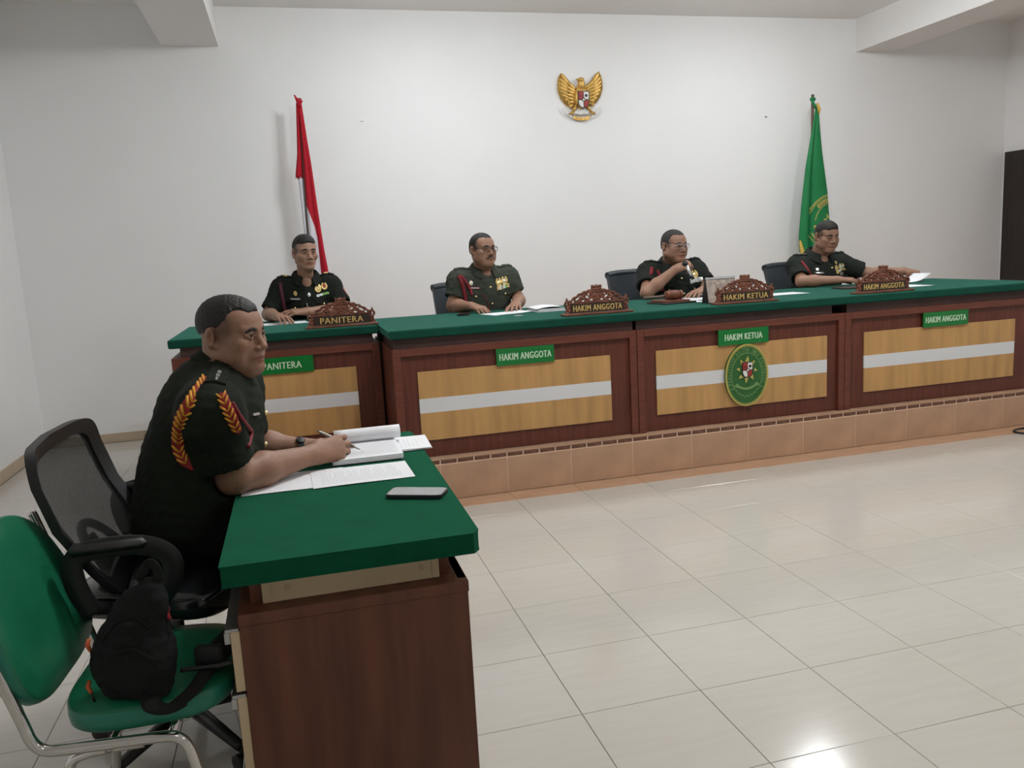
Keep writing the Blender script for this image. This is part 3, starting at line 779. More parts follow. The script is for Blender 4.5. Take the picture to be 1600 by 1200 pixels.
    # ---- trousers and shoes
    if 'K' in c:
        K, A = [V3(q) for q in c['K']], [V3(q) for q in c['A']]
        F = Field(); F.ell(P - up * 0.03, V3((0.13, 0.17, 0.11)) * s * g, TR, k=0.05)
        mb = MB()
        for i in (0, 1):
            hp = P + left * (0.095 * s * (1 if i else -1)) - up * 0.03
            F.cap(hp, K[i], 0.088 * s * g, 0.066 * s, k=0.04); F.cap(K[i], A[i], 0.064 * s, 0.052 * s, k=0.03)
        v, q = F.mesh(0.014, 1); quads_object('trousers', [(v, q)], M['trous'], root)
        for i in (0, 1):
            kf = unit(K[i] - P); kf[2] = 0; kf = unit(kf); rz = np.stack([kf, np.cross((0, 0, 1), kf), (0, 0, 1)], 1)
            sf = Field(); zz = c.get('floor', 0.0)
            a0 = A[i].copy(); a0[2] = zz + 0.045
            sf.ell(a0 - kf * 0.02, (0.055, 0.042, 0.05), rz, k=0.02); sf.ell(a0 + kf * 0.11 - V3((0, 0, 0.012)), (0.10, 0.046, 0.035), rz, k=0.03); sf.cap(a0, A[i] + V3((0, 0, 0.02)), 0.042, k=0.02)
            v, q = sf.mesh(0.009, 1); v[:, 2] = np.maximum(v[:, 2], zz + 0.001); quads_object('shoe', [(v, q)], M['black'], root)
    c.update(root=root, fwd=fwd, left=left, up=up)
    # ---- shoulder boards
    pm = c.get('pip', M['silver'])
    for i in (0, 1):
        a = Nk + (S[i] - Nk) * 0.42; b = S[i] + unit(S[i] - Nk) * 0.035 * s
        du = unit(b - a); dv = unit(np.cross(up, du)); L = np.linalg.norm(b - a)
        mb = MB(); hw = 0.026 * s
        patch(mb, sb, (a + b) / 2 - up * 0.0, -up, du, dv, [(-L / 2, -hw * .8), (-L / 4, -hw * .9), (0, -hw), (L / 4, -hw), (L / 2, -hw), (L / 2, 0), (L / 2, hw), (L / 4, hw), (0, hw), (-L / 4, hw * .9), (-L / 2, hw * .8), (-L / 2 - .006, 0)], 0.002, 0.006 * s, 0, 4)
        ep = mb.build('epaulette', c['cloth'], root)
        mb = MB()
        for t, wd, m_ in c.get('pips', [(-0.1, 0.016, 0), (0.12, 0.016, 0), (0.34, 0.016, 0)]):
            mb2 = MB(); patch(mb, sb, (a + b) / 2 + du * t * L, -up, du, dv, rect(wd * s, wd * s * c.get('pipar', 1.0)), 0.007 * s, 0.004 * s, m_, 2)
        mb.build('rank_pips', [pm, c.get('pip2', pm)], ep)
    return c

def front(c, l, z): return c['C_'] + c['left'] * l + c['up'] * z

def dress(c, spec):
    """buttons, pins, tags and cords laid on the front of a shirt; l = to his left, z = up from the chest centre"""
    c['C_'] = V3(c['C']); b, d = c['bvh'], -c['fwd']; root = c['root']; s = c.get('s', 1.0)
    for item in spec:
        kind, l, z = item[0], item[1], item[2]; p = front(c, l * s, z * s); u, v = c['left'], c['up']
        mb = MB()
        if kind == 'button':
            h, n_ = hit(b, p - d * 0.4, d)
            if h is None: continue
            mb.ball(h - d * 0.002, V3((0.009, 0.009, 0.009)) * s * (item[3] if len(item) > 3 else 1), 10, 6).build('button', M['brass'], root, True)
        elif kind == 'medal':
            patch(mb, b, p, d, u, v, disc(item[3] * s, 12, item[4] * s), 0.001, 0.005, 0); patch(mb, b, p + v * 0.001, d, u, v, star(item[3] * 0.62 * s, 6), 0.005, 0.004, 1, 2)
            mb.build('badge', [item[5], item[6]], root)
        elif kind == 'wreath':
            for t in np.linspace(-0.8 * PI, 0.8 * PI, 11):
                q = p + (u * math.sin(t) * 0.85 - v * math.cos(t)) * item[3] * s; patch(mb, b, q, d, u, v, disc(item[3] * 0.36 * s, 6), 0.001, 0.004, 0, 2)
            patch(mb, b, p, d, u, v, disc(item[3] * 0.55 * s, 8), 0.001, 0.005, 1, 2)
            mb.build('badge', [item[4], item[5]], root)
        elif kind == 'bars':
            W_, H_, cols = item[3], item[4], item[5]; n = len(cols)
            for i, m_ in enumerate(cols): patch(mb, b, p + u * ((i + .5) / n - .5) * W_ * s + v * item[6] * ((i + .5) / n - .5) * s, d, u, v + u * 0.0, rect(W_ / n * 0.94 * s, H_ * s), 0.001, 0.004, i, 2)
            mb.build('ribbon_bar', cols, root)
        elif kind == 'tag':
            patch(mb, b, p, d, u, v, rect(item[3] * s, item[4] * s), 0.001, 0.004, 0, 3)
            patch(mb, b, p, d, u, v, rect(item[3] * 0.72 * s, item[4] * 0.30 * s), 0.004, 0.0025, 1, 2)
            mb.build('name_tag', [item[5], item[6]], root)
        elif kind == 'flap':
            patch(mb, b, p, d, u, v, [(-.052 * s, .018 * s), (0, .018 * s), (.052 * s, .018 * s), (.052 * s, -.012 * s), (0, -.022 * s), (-.052 * s, -.012 * s)], 0.001, 0.0045, 0, 4); mb.build('pocket_flap', c['cloth'], root)
        elif kind == 'cord':
            pts = []
            for (l_, z_) in item[4]:
                q = front(c, l_ * s, z_ * s); h, _ = hit(b, q - d * 0.4, d); pts.append(h if h is not None else q)
            P_ = np.array(pts); t = np.linspace(0, len(P_) - 1, 28); P2 = np.stack([np.interp(t, range(len(P_)), P_[:, i]) for i in range(3)], 1)
            for _ in range(4): P2[1:-1] = 0.25 * P2[:-2] + 0.5 * P2[1:-1] + 0.25 * P2[2:]
            P2 = P2 - d * (item[3] * 0.5)
            mb.tube(P2, item[3] * s, 8).build('aiguillette', item[5], root, True)

# ------------------------------------------------------------------ the room
XL, XR, YB, YF, ZC = -3.22, 6.40, 5.23, -6.5, 3.50
def slab(name, lo, hi, m, kind=True):
    o = MB().box(lo, hi).build(name, m)
    if kind: struct(o)
    return o
fl = slab('floor', (XL - .1, YF - .1, -0.12), (XR + .1, YB + .1, -0.004), M['grout'])
slab('ceiling', (XL - .1, YF - .1, ZC), (XR + .1, YB + .1, ZC + .1), M['ceil'])
slab('wall_back', (XL - .1, YB, -0.12), (XR + .1, YB + .12, ZC), M['wall'])
slab('wall_left', (XL - .12, YF, -0.12), (XL, YB, ZC), M['wall'])
slab('wall_right', (XR, YF, -0.12), (XR + .12, YB, ZC), M['wall'])
slab('wall_front', (XL - .1, YF - .12, -0.12), (XR + .1, YF, ZC), M['wall'])
slab('trim_1', (-1.965, YF, 3.19), (-1.53, YB, ZC), M['beam'])
slab('trim_2', (4.53, YF, 3.19), (4.965, YB, ZC), M['beam'])
slab('baseboard_back', (XL, YB - 0.012, 0), (-2.0, YB, 0.075), M['skirt'])
slab('baseboard_left', (XL, YF, 0), (XL + 0.012, YB, 0.085), M['skirt'])

_tile = {}
def place_tile(x, y, wx, wy, m, name, z=0.0, th=0.008, gap=0.0016, parent=fl):
    key = (round(wx, 3), round(wy, 3), name, m.name)
    if key not in _tile:
        o = MB().box((-wx / 2 + gap / 2, -wy / 2 + gap / 2, -th), (wx / 2 - gap / 2, wy / 2 - gap / 2, 0), 0.0012).build(name, m)
        _tile[key] = o.data
    else:
        o = bpy.data.objects.new(name, _tile[key]); COL.objects.link(o)
    o.parent = parent; o.location = Vector((x + wx / 2, y + wy / 2, z)) - wloc(parent)
    return o
for i in range(-8, 16):
    for j in range(-4, 5): place_tile(i * .4, j * .4, .4, .4, M['tile'], 'floor_tile')
    place_tile(i * .4, 2.0, .4, .208, M['tile'], 'floor_tile')
    if i * .4 >= -2.01: place_tile(i * .4, 2.208, .4, .171, M['tan2'], 'border_tile')
for i in range(-8, -5):
    for j in range(5, 13): place_tile(i * .4, j * .4 if j > 5 else 2.208, .4, .4 if j > 5 else .192, M['tile'], 'floor_tile')
mb = MB()
for i in range(-8, 16):
    for j in range(-16, -4): mb.box((i * .4 + .0011, j * .4 + .0011, -0.008), (i * .4 + .3989, j * .4 + .3989, 0))
o = mb.build('floor_tiles_behind', M['tile'], fl); o['kind'] = 'stuff'

DZ = 0.25
dais = thing('dais', 'raised platform faced with tan tiles under the judges\' benches', 'platform', (2.2, 2.38, 0))
MB().box((-2.0, 2.3818, 0), (XR - .001, YB - .001, 0.244)).build('core', M['tangrout'], dais)
MB().box((-2.0, 2.378, 0.244), (XR - .001, YB - .001, DZ), 0.002).build('top_slab', M['tan2'], dais)
for i in range(-5, 16):
    key = 'riser'
    if key not in _tile: _tile[key] = MB().box((0.002, -0.008, 0.002), (0.398, -0.002, 0.2115), 0.001).build('riser_tile', M['tan']).data; o = bpy.data.objects['riser_tile']
    else: o = bpy.data.objects.new('riser_tile', _tile[key]); COL.objects.link(o)
    o.parent = dais; o.location = Vector((i * .4, 2.388, 0)) - dais.location
for i in range(-20, 64):
    key = 'mosaic'
    if key not in _tile: _tile[key] = MB().box((0.004, -0.008, 0.218), (0.096, -0.002, 0.240), 0.001).build('mosaic_piece', M['mosaic']).data; o = bpy.data.objects['mosaic_piece']
    else: o = bpy.data.objects.new('mosaic_piece', _tile[key]); COL.objects.link(o)
    o.parent = dais; o.location = Vector((i * .1, 2.388, 0)) - dais.location

mb = MB(); d1 = struct(MB().box((XR - 0.03, 4.25, DZ), (XR - 0.001, 5.19, 2.17), 0.003).build('door_1', M['door']))
for (z0, z1) in ((0.40, 1.05), (1.20, 2.02)):
    MB().box((XR - 0.036, 4.40, z0), (XR - 0.029, 5.04, z1), 0.004).build('door_panel', M['door'], d1)
for x, z in ((-0.411, 2.59), (3.512, 2.576)):
    mb = MB(); mb.box((x - .012, YB - .008, z - .006), (x + .012, YB, z + .006), 0.002); mb.lathe([(.004, 0), (.004, .012)], (x, YB - .016, z), 8, 0, (0, 1, 0))
    o = recentre(mb.build('wall_plug', M['steel'])); tag(o, 'small metal plug in the back wall %s' % ('between the red flag and the eagle' if x < 0 else 'left of the green flag'), 'wall plug')
pts = [(3.66 + .115 * math.cos(a), 2.21 + .075 * math.sin(a), .0075) for a in np.linspace(0.35, 5.7, 26)] + [(3.95, 2.12, .0075), (4.6, 2.14, .0075), (5.6, 2.22, .0075)]
o = MB().tube(pts, 0.007, 8).build('cable', M['black'], None, True); tag(recentre(o), 'black cable looped on the floor beside the platform at far right', 'cable')

# ------------------------------------------------------------------ judges' benches
def green_sign(parent, cx, y, z0, z1, wdt, txt):
    sg = MB().box((cx - wdt / 2, y - 0.008, z0), (cx + wdt / 2, y, z1), 0.001).build('name_sign', M['sign'], parent)
    mb = MB(); add_text(mb, txt, (cx, y - 0.0085, (z0 + z1) / 2), (1, 0, 0), (0, 0, 1), wdt * (0.90 if len(txt) > 11 else 0.75 if len(txt) > 8 else 0.62), 0.040, 0.034, 0.002)
    mb.build('lettering', M['signw'], sg)
def bench(label, x0, x1, yf, p0, p1, txt, sx, sw, in0=0.03, in1=0.03, depth=0.95):
    t = thing('judges_bench', label, 'bench', ((x0 + x1) / 2, yf + depth / 2, DZ), 'wooden bench units on the platform')
    zt = 0.895
    MB().box((x0, yf, DZ), (x0 + .045, yf + .04, zt), .002).build('stile', M['woodh'], t)
    MB().box((x1 - .045, yf, DZ), (x1, yf + .04, zt), .002).build('stile', M['woodh'], t)
    MB().box((x0 + .045, yf, .853), (x1 - .045, yf + .04, zt), .002).build('top_rail', M['woodh'], t)
    MB().box((x0 + .04, yf + .022, DZ + .004), (x1 - .04, yf + .045, .855)).build('recessed_panel', M['wood'], t)
    MB().box((x0, yf + .04, DZ), (x0 + .02, yf + depth, zt)).build('side_panel', M['wood'], t)
    MB().box((x1 - .02, yf + .04, DZ), (x1, yf + depth, zt)).build('side_panel', M['wood'], t)
    MB().box((x0 + in0, yf + .035, zt - .002), (x1 - in1, yf + .06, .952)).build('recess_board', M['dark'], t)
    for xs in (x0 + in0, x1 - in1 - .02): MB().box((xs, yf + .06, zt - .002), (xs + .02, yf + depth, .952)).build('recess_board', M['dark'], t)
    for a, b, nm, m_ in ((.600, .757, 'beech_panel', M['beech']), (.515, .600, 'white_band', M['white']), (.353, .515, 'beech_panel', M['beech'])):
        MB().box((p0, yf + .012, a), (p1, yf + .024, b), .0008).build(nm, m_, t)
    green_sign(t, sx, yf + .006, .753, .853, sw, txt)
    return t
b1 = bench('wooden bench unit at far left with PANITERA sign, set back from the others', -1.857, -.642, 2.93, -1.70, -.795, 'PANITERA', -1.235, .37, .05, .035, 1.05)
b2 = bench('wooden bench unit with HAKIM ANGGOTA sign left of the round court emblem', -.625, .862, 2.42, -.489, .692, 'HAKIM ANGGOTA', .155, .355, .015, .01)
b3 = bench('wooden bench unit with HAKIM KETUA sign and oval green court emblem', .866, 2.335, 2.42, .994, 2.21, 'HAKIM KETUA', 1.592, .355, .01, .075)
b4 = bench('wooden bench unit at far right with HAKIM ANGGOTA sign', 2.338, 3.93, 2.42, 2.494, 3.725, 'HAKIM ANGGOTA', 3.128, .365, .035, .03)
def worktop(label, x0, x1, y0, y1, marks):
    o = MB().box((x0, y0, .952), (x1, y1, 1.004), .007).build('bench_top', M['felt']); recentre(o)
    tag(o, label, 'worktop')
    for (x, y) in marks:
        mb = MB(); mb.lathe([(.030, 0), (.030, .0025), (.026, .004)], (x, y, 1.0035), 20); mb.build('cable_cap', M['steel'], o, True, auto=40)
    return o
worktop('green felt covered top over the three joined bench units', -.632, 3.972, 2.425, 3.50, [(.237, 2.83)])
worktop('short green felt covered top of the clerk bench at far left', -1.868, -.642, 2.935, 4.02, [(-1.27, 3.55)])

# oval court emblem on the middle bench
EC = V3((1.610, 2.432, .553))
def ov(a, r=1.0): return (0.152 * r * math.sin(a), 0.200 * r * math.cos(a))
def eband(mb, r0, r1, a0, a1, y0, y1, m, n=48, cx=0, cz=0, fx=1, fz=1):
    A = np.linspace(a0, a1, n)
    q = [ov(a, r0) for a in A] + [ov(a, r1) for a in A[::-1]]
    for i in range(n - 1):
        s4 = [q[i], q[i + 1], q[2 * n - 2 - i], q[2 * n - 1 - i]]
        mb.prism([(cx + p[0] * fx, cz + p[1] * fz) for p in s4], EC + V3((0, y0, 0)), (1, 0, 0), (0, 0, 1), (0, y1 - y0, 0), m)
em = MB(); em.prism([ov(a) for a in np.linspace(0, 2 * PI, 64, endpoint=False)], EC, (1, 0, 0), (0, 0, 1), (0, -0.016, 0)); em = em.build('court_emblem', M['emg'], b3)
mb = MB(); eband(mb, .955, 1.0, 0, 2 * PI, -.014, -.019, 0, 65); eband(mb, .915, .932, 0, 2 * PI, -.015, -.0175, 0, 65); mb.build('rim', M['emy'], em)
mb = MB(); eband(mb, .70, .722, -2.15, 2.15, -.015, -.0175, 0, 50)
for a in (-2.15, 2.15): p, q = ov(a, .71), ov(a * .97, .90); mb.tube([EC + V3((p[0], -.016, p[1])), EC + V3((q[0], -.016, q[1]))], .0022, 6)
mb.build('inner_line', M['emlight'], em)
mb = MB()
ring_txt = 'PENGADILAN MILITER I-04 PALEMBANG'
n = len(ring_txt)
for i, ch in enumerate(ring_txt):
    if ch == ' ': continue
    a = -1.95 + 3.9 * (i + .5) / n; p = ov(a, .815)
    tx, tz = 0.152 * math.cos(a), -0.200 * math.sin(a); L = math.hypot(tx, tz); tx, tz = tx / L, tz / L
    add_text(mb, ch, EC + V3((p[0], -.0165, p[1])), (tx, 0, tz), (-tz, 0, tx), .011 if ch != 'I' else .004, .024, .02, .002)
mb.build('ring_lettering', M['emlight'], em)
SCN = V3((0.0, 0, .035)); mb = MB()
for k in range(8):
    a = 2 * PI * k / 8
    q = [(.046, a - .36), (.046, a + .36), (.078, a + .12)]
    mb.prism([(r * math.sin(t) * .96, .035 + r * math.cos(t) * 1.12) for r, t in q], EC, (1, 0, 0), (0, 0, 1), (0, -.020, 0))
mb.build('sun_rays', M['emy'], em)
def shield(parent, o, w_, h_, y, d=0.004):
    """quartered shield seen from -Y; o = centre, w_,h_ half sizes"""
    o = V3(o)
    def half(t): return 1.0 if t > -.1 else math.sqrt(max(0, 1 - ((-.1 - t) / .9) ** 2)) ** .8
    T = np.linspace(1, -1, 15)
    mb = MB()
    mb.prism([(half(t) * w_ * 1.12, t * h_ * 1.1) for t in T] + [(-half(t) * w_ * 1.12, t * h_ * 1.1) for t in T[::-1]], o + V3((0, y, 0)), (1, 0, 0), (0, 0, 1), (0, -d, 0), 0)
    for sx in (-1, 1):
        for top in (0, 1):
            TT = [t for t in T if (t >= 0.04 if top else t <= -0.04)]
            TT = TT + [0.06] if top else [-0.06] + TT
            pts = [(sx * half(t) * w_ * .97, t * h_) for t in TT] + [(sx * .07 * w_, TT[-1] * h_), (sx * .07 * w_, TT[0] * h_)]
            red = (sx < 0) == bool(top)
            mb.prism(pts, o + V3((0, y - d, 0)), (1, 0, 0), (0, 0, 1), (0, -.002, 0), 1 if red else 2)
    for p, r, m_ in (((.5, .52), .26, 0), ((0, 0), .34, 0), ((-.5, .5), .2, 3)): mb.lathe([(r * w_, 0), (r * w_, .003)], o + V3((p[0] * w_, y - d - .001, p[1] * h_)), 12, m_, (0, -1, 0))
    mb.lathe([(.2 * w_, 0), (.2 * w_, .003)], o + V3((0, y - d - .003, 0)), 8, 2, (0, -1, 0))
    return mb.build('shield', [M['blk'], M['red'], M['wht'], M['maroon']], parent)
mb = MB(); mb.lathe([(.052, 0), (.052, .006)], EC + V3((0, -.016, .035)), 24, 0, (0, -1, 0)); mb.build('shield_ground', M['emg'], em)
shield(em, EC + V3((0, 0, .034)), .034, .046, -.022)
mb = MB()
def arc_band(mb, cx, cz, r, wd, a0, a1, y, d, n=18, o=EC, m=0, fz=1.0):
    A = np.linspace(a0, a1, n)
    for i in range(n - 1):
        q = [(cx + R_ * math.sin(t), cz - R_ * math.cos(t) * fz) for R_, t in ((r, A[i]), (r, A[i + 1]), (r + wd, A[i + 1]), (r + wd, A[i]))]
        mb.prism(q, V3(o) + V3((0, y, 0)), (1, 0, 0), (0, 0, 1), (0, -d, 0), m)
arc_band(mb, 0, .02, .100, .014, -.62, .62, -.015, .004); arc_band(mb, 0, .02, .098, .022, -.80, -.62, -.015, .003); arc_band(mb, 0, .02, .098, .022, .62, .80, -.015, .003)
mb.build('ribbon', M['emlight'], em)
mb = MB()
for k in range(26):
    a = -1.0 + 2.0 * k / 25; r = .135 + .004 * ((k * 7) % 3 - 1)
    mb.lathe([(.0042, 0), (.0042, .002)], EC + V3((r * math.sin(a) * .82, -.0155, .015 - r * math.cos(a) * 1.12)), 6, 0, (0, -1, 0))
mb.build('jasmine_wreath', M['emlight'], em)

# carved name plaques
def plaque_mesh():
    F = Field(); Wd = 0.205
    def fn(x, y, z):
        ax = np.abs(x)
        h = 0.152 - 0.072 * (ax / 0.185) ** 2.2 + 0.0055 * np.abs(np.sin(ax * 95))
        h = np.where(ax < 0.034, 0.172 + 0.010 * np.abs(np.cos(ax * 105)) - 0.35 * np.maximum(ax - 0.022, 0), h)
        h = np.where(ax > 0.178, 0.106 - 0.9 * np.abs(ax - 0.193) + 0.006 * np.sin(ax * 400), h)
        d2 = np.maximum(np.maximum(z - h, 0.016 - z), ax - Wd - 0.006 * np.sin(z * 110)) * 0.75
        rel = 0.0045 * np.sin(ax * 150 + 14 * np.sin(z * 42)) * np.cos(z * 120 + 6 * np.sin(ax * 50))
        face = np.where((ax < 0.172) & (z < 0.070), -0.008, -0.011 - rel)
        return np.maximum(np.maximum(d2, y - 0.009), face - y)
    F.add(fn, (-0.215, -0.017, 0.014), (0.215, 0.010, 0.190), 0)
    for (x, z, a, b, t) in [(.125, .100, .017, .006, .5), (.062, .108, .014, .0065, -.4), (.052, .124, .009, .005, .8), (.088, .086, .012, .005, .2), (.152, .084, .009, .006, .5), (.105, .116, .008, .004, .6), (.034, .090, .012, .005, 0), (.192, .070, .004, .012, 0)]:
        for q in (-1, 1):
            c_, s_ = math.cos(t * q), math.sin(-t * q)
            R = np.array([[c_, 0, -s_], [0, 1, 0], [s_, 0, c_]])
            F.ell((q * x, 0, z), (a, 0.06, b), R, k=0.002, op='s')
    return F.mesh(0.0030, 1)
PV, PQ = plaque_mesh()
def plaque(txt, x, y, label, first=[None]):
    t = thing('name_plaque', label, 'name plaque', (x, y, 1.0042), 'carved name plaques on the benches')
    if first[0] is None:
        o = quads_object('carved_board', [(PV + V3((x, y, 1.0042)), PQ)], M['carve'], t); first[0] = o.data
    else:
        o = bpy.data.objects.new('carved_board', first[0]); COL.objects.link(o); o.parent = t
    B = MB(); B.box((x - .222, y - .045, 1.0042), (x + .222, y + .045, 1.0165), .003); B.build('base', M['carve'], t)
    P_ = MB().box((x - .172, y - .0150, 1.020), (x + .172, y - .006, 1.074), .0015).build('name_panel', M['plate'], t)
    mb = MB(); add_text(mb, txt, (x, y - .0155, 1.047), (1, 0, 0), (0, 0, 1), .265 if len(txt) < 9 else .318, .036, .026, .004)
    mb.build('lettering', M['goldp'], P_)
    return t
pp1 = plaque('PANITERA', -.853, 3.03, 'carved teak plaque reading PANITERA on the clerk bench at left')
plaque('HAKIM ANGGOTA', .655, 2.53, 'carved teak plaque reading HAKIM ANGGOTA between the bespectacled moustached man and the gavel')
plaque('HAKIM KETUA', 1.668, 2.53, 'carved teak plaque reading HAKIM KETUA in front of the man with microphone')
plaque('HAKIM ANGGOTA', 2.708, 2.53, 'carved teak plaque reading HAKIM ANGGOTA in front of the man before the green flag')

# ------------------------------------------------------------------ gilded eagle on the wall
EO = V3((1.588, YB - 0.002, 2.790)); U = 0.000546
def ep(x, y, d=0.0): return EO + V3(((x - 750) * U, -d, -(y - 640) * U))
eg = thing('eagle_emblem', 'gilded eagle emblem with quartered shield high on the back wall', 'emblem', tuple(EO - V3((0, 0, .2))))
def epoly(mb, pts, d0, d1, m=0): mb.prism([((x - 750) * U, -(y - 640) * U) for x, y in pts], EO + V3((0, -d0, 0)), (1, 0, 0), (0, 0, 1), (0, -(d1 - d0), 0), m)
def blade(mb, p0, p1, p2, wd, d0, d1, m=0):
    T = np.linspace(0, 1, 9); P_ = [ep(*(np.array(p0) * (1 - t) ** 2 + 2 * np.array(p1) * t * (1 - t) + np.array(p2) * t * t), d=d0 + (d1 - d0) * t) for t in T]
    mb.tube(P_, [wd * U * (0.55 + 0.75 * math.sin(PI * (0.15 + 0.8 * t))) * (1 if t < .95 else .35) for t in T], 7, m, flat=(0, 1, 0))
for q in (-1, 1):
    mb = MB()
    X = lambda x: 750 + q * (x - 750)
    dy = 0 if q > 0 else 25
    epoly(mb, [(X(x), y + dy) for x, y in [(840, 560), (885, 465), (960, 435), (1040, 390), (1085, 270), (1128, 335), (1150, 440), (1148, 550), (1105, 670), (1030, 770), (930, 825), (850, 800)]], .002, .016)
    for k in range(9):
        t = k / 8; ex, ey = 1088 + 65 * math.sin(PI * t ** .8) - 170 * t ** 2.2, 275 + 545 * t
        blade(mb, (X(860 + 10 * t), 560 + dy + 200 * t), (X(990 - 10 * t), 430 + dy + 370 * t), (X(ex), ey + dy), 34, .020, .030)
    for k in range(6):
        t = k / 5; blade(mb, (X(850), 540 + dy + 200 * t), (X(900), 480 + dy + 260 * t), (X(985 + 20 * math.sin(PI * t)), 430 + dy + 300 * t), 26, .026, .040)
    mb.build('wing', M['gold'], eg, True)
mb = MB(); mb.ball(ep(750, 690, .03), (125 * U, .035, 190 * U), 16, 12)
for r in range(4):
    for k in range(5): mb.ball(ep(750 + (k - 2) * 34, 520 + r * 22, .05 - .004 * abs(k - 2)), (20 * U, .012, 26 * U), 7, 6)
mb.build('breast', M['gold'], eg, True)
mb = MB(); mb.ball(ep(750, 480, .045), (62 * U, .03, 95 * U), 12, 9); mb.ball(ep(740, 415, .052), (48 * U, .026, 44 * U), 12, 9)
mb.tube([ep(720, 412, .055), ep(675, 405, .055), ep(640, 410, .055)], [26 * U, 15 * U, 3 * U], 8); mb.tube([ep(715, 430, .055), ep(685, 432, .055), ep(665, 440, .055)], [12 * U, 8 * U, 2 * U], 8)
for k in range(3): mb.tube([ep(765, 395 + k * 14, .05), ep(800, 385 + k * 20, .05)], [14 * U, 4 * U], 6)
mb.build('head', M['gold'], eg, True)
mb = MB()
for k in range(8):
    t = (k - 3.5) / 3.5; blade(mb, (750 + 45 * t, 830), (750 + 80 * t, 900), (750 + 150 * t, 975 - 18 * abs(t)), 26, .02, .03)
mb.build('tail', M['wht'], eg, True)
mb = MB()
for q in (-1, 1):
    mb.tube([ep(750 + q * 85, 800, .03), ep(750 + q * 125, 870, .035), ep(750 + q * 165, 925, .035)], [34 * U, 30 * U, 18 * U], 9)
    for k in range(3): mb.tube([ep(750 + q * 165, 925, .04), ep(750 + q * (150 + 38 * k), 945 + 10 * (k == 1), .045), ep(750 + q * (150 + 42 * k), 975, .035)], [15 * U, 12 * U, 5 * U], 6)
mb.build('legs', M['gold'], eg, True)
mb = MB(); T = np.linspace(-1, 1, 25)
G = [[ep(750 + 350 * t, 1035 - 175 * abs(t) ** 2.2 + w_ - 8 * abs(t), .03 + .006 * math.cos(t * 9)) for w_ in (-26, 0, 26)] for t in T]
mb.grid(G[6:19], 0, .004); mb.grid(G[:8], 1, .004); mb.grid(G[17:], 1, .004)
mb.build('ribbon', [M['gold'], M['wht']], eg)
shield(eg, ep(763, 738, .0), .050, .070, -.066, .006)

# ------------------------------------------------------------------ flags
def flag_pole(root, x, y, ztop, lean=0.0):
    MB().tube([(x - lean, y, DZ + .03), (x, y, ztop)], .0145, 10).build('pole', M['pole'], root, True)
    mb = MB(); mb.lathe([(.16, 0), (.15, .02), (.05, .035), (.025, .06), (.022, .16)], (x - lean, y, DZ), 20); mb.build('base', M['pole'], root, True, auto=40)
FY = 5.02
f1 = thing('flag', 'red and white flag hanging from a dark pole behind the clerk', 'flag', (-.97, FY, DZ))
flag_pole(f1, -.928, FY, 2.74, .055)
def interp(tab, z): a = np.array(tab); o = np.argsort(a[:, 0]); return np.interp(z, a[o, 0], a[o, 1])
# main cloth to the right of the pole: left/right limits by height, then where red gives way to white
zt, zb = 2.72, .80
Rt = [(2.74, -.918), (2.42, -.898), (2.22, -.882), (2.0, -.870), (1.83, -.861), (1.5, -.838), (1.36, -.823), (.8, -.78)]
Lt = [(2.74, -.945), (2.4, -.940), (1.8, -.952), (1.36, -.955), (.8, -.97)]
Bt = [(1.87, -.9505), (1.80, -.930), (1.70, -.899), (1.60, -.886), (1.36, -.882), (.8, -.87)]      # red/white border
mb = MB(); Z = np.linspace(zt, zb, 70)
def fpt(x, z, l, r):
    u_ = (x - l) / max(1e-6, r - l); t = (zt - z) / (zt - zb)
    return (x, FY - .018 - .028 * t * math.sin(u_ * PI * 2.6 + .5) - .035 * math.sin(PI * u_) * t ** .5, z)
Gr, Gw = [], []
for z in np.concatenate([np.linspace(zt, 1.875, 28), np.linspace(1.868, zb, 40)]):
    l, r = interp(Lt, z), interp(Rt, z); b_ = l if z > 1.87 else max(l, interp(Bt, z))
    Gr.append([fpt(b_ + (r - b_) * u_, z, l, r) for u_ in np.linspace(0, 1, 18)])
    if z < 1.87: Gw.append([fpt(l + (b_ - l) * u_, z, l, r) for u_ in np.linspace(0, 1, 12)])
mb.grid(Gr, 0); mb.grid(Gw, 1)
cloth = mb.build('cloth', [M['flagred'], M['flagwhite']], f1, True)
bm = bmesh.new(); bm.from_mesh(cloth.data); bmesh.ops.remove_doubles(bm, verts=bm.verts[:], dist=1e-5); bmesh.ops.recalc_face_normals(bm, faces=bm.faces[:]); bm.to_mesh(cloth.data); bm.free()
mb = MB()
def strip(mb, left, right, z0, z1, m, yo=.0, n=20, ragged=0.0):
    g = []
    for i, z in enumerate(np.linspace(z0, z1, n)):
        l, r = interp(left, z), interp(right, z)
        g.append([(l + (r - l) * u_, FY + yo - .012 * math.sin(u_ * 5), z + (ragged * math.sin(u_ * 17) if i == n - 1 else 0)) for u_ in np.linspace(0, 1, 8)])
    mb.grid(g, m, .003)
strip(mb, [(2.74, -.955), (2.3, -.985), (2.12, -1.016)], [(2.74, -.93), (2.1, -.955)], 2.70, 2.10, 0, -.005, 20, .012)
strip(mb, [(2.12, -.995), (1.6, -.985), (.8, -.99)], [(2.12, -.955), (.8, -.96)], 2.13, .82, 1, .004)
mb.build('rear_fold', [M['flagred'], M['flagwhite']], f1, True)
mb = MB(); mb.tube([(-.934, FY - .01, 2.66), (-.945, FY - .02, 2.715), (-.968, FY - .015, 2.765)], [.016, .014, .004], 8); mb.tube([(-.93, FY - .01, 2.70), (-.952, FY - .02, 2.74)], [.018, .005], 8)
mb.ball((-.928, FY - .004, 2.715), (.022, .022, .02), 10, 8)
mb.build('knotted_top', M['flagred'], f1, True)

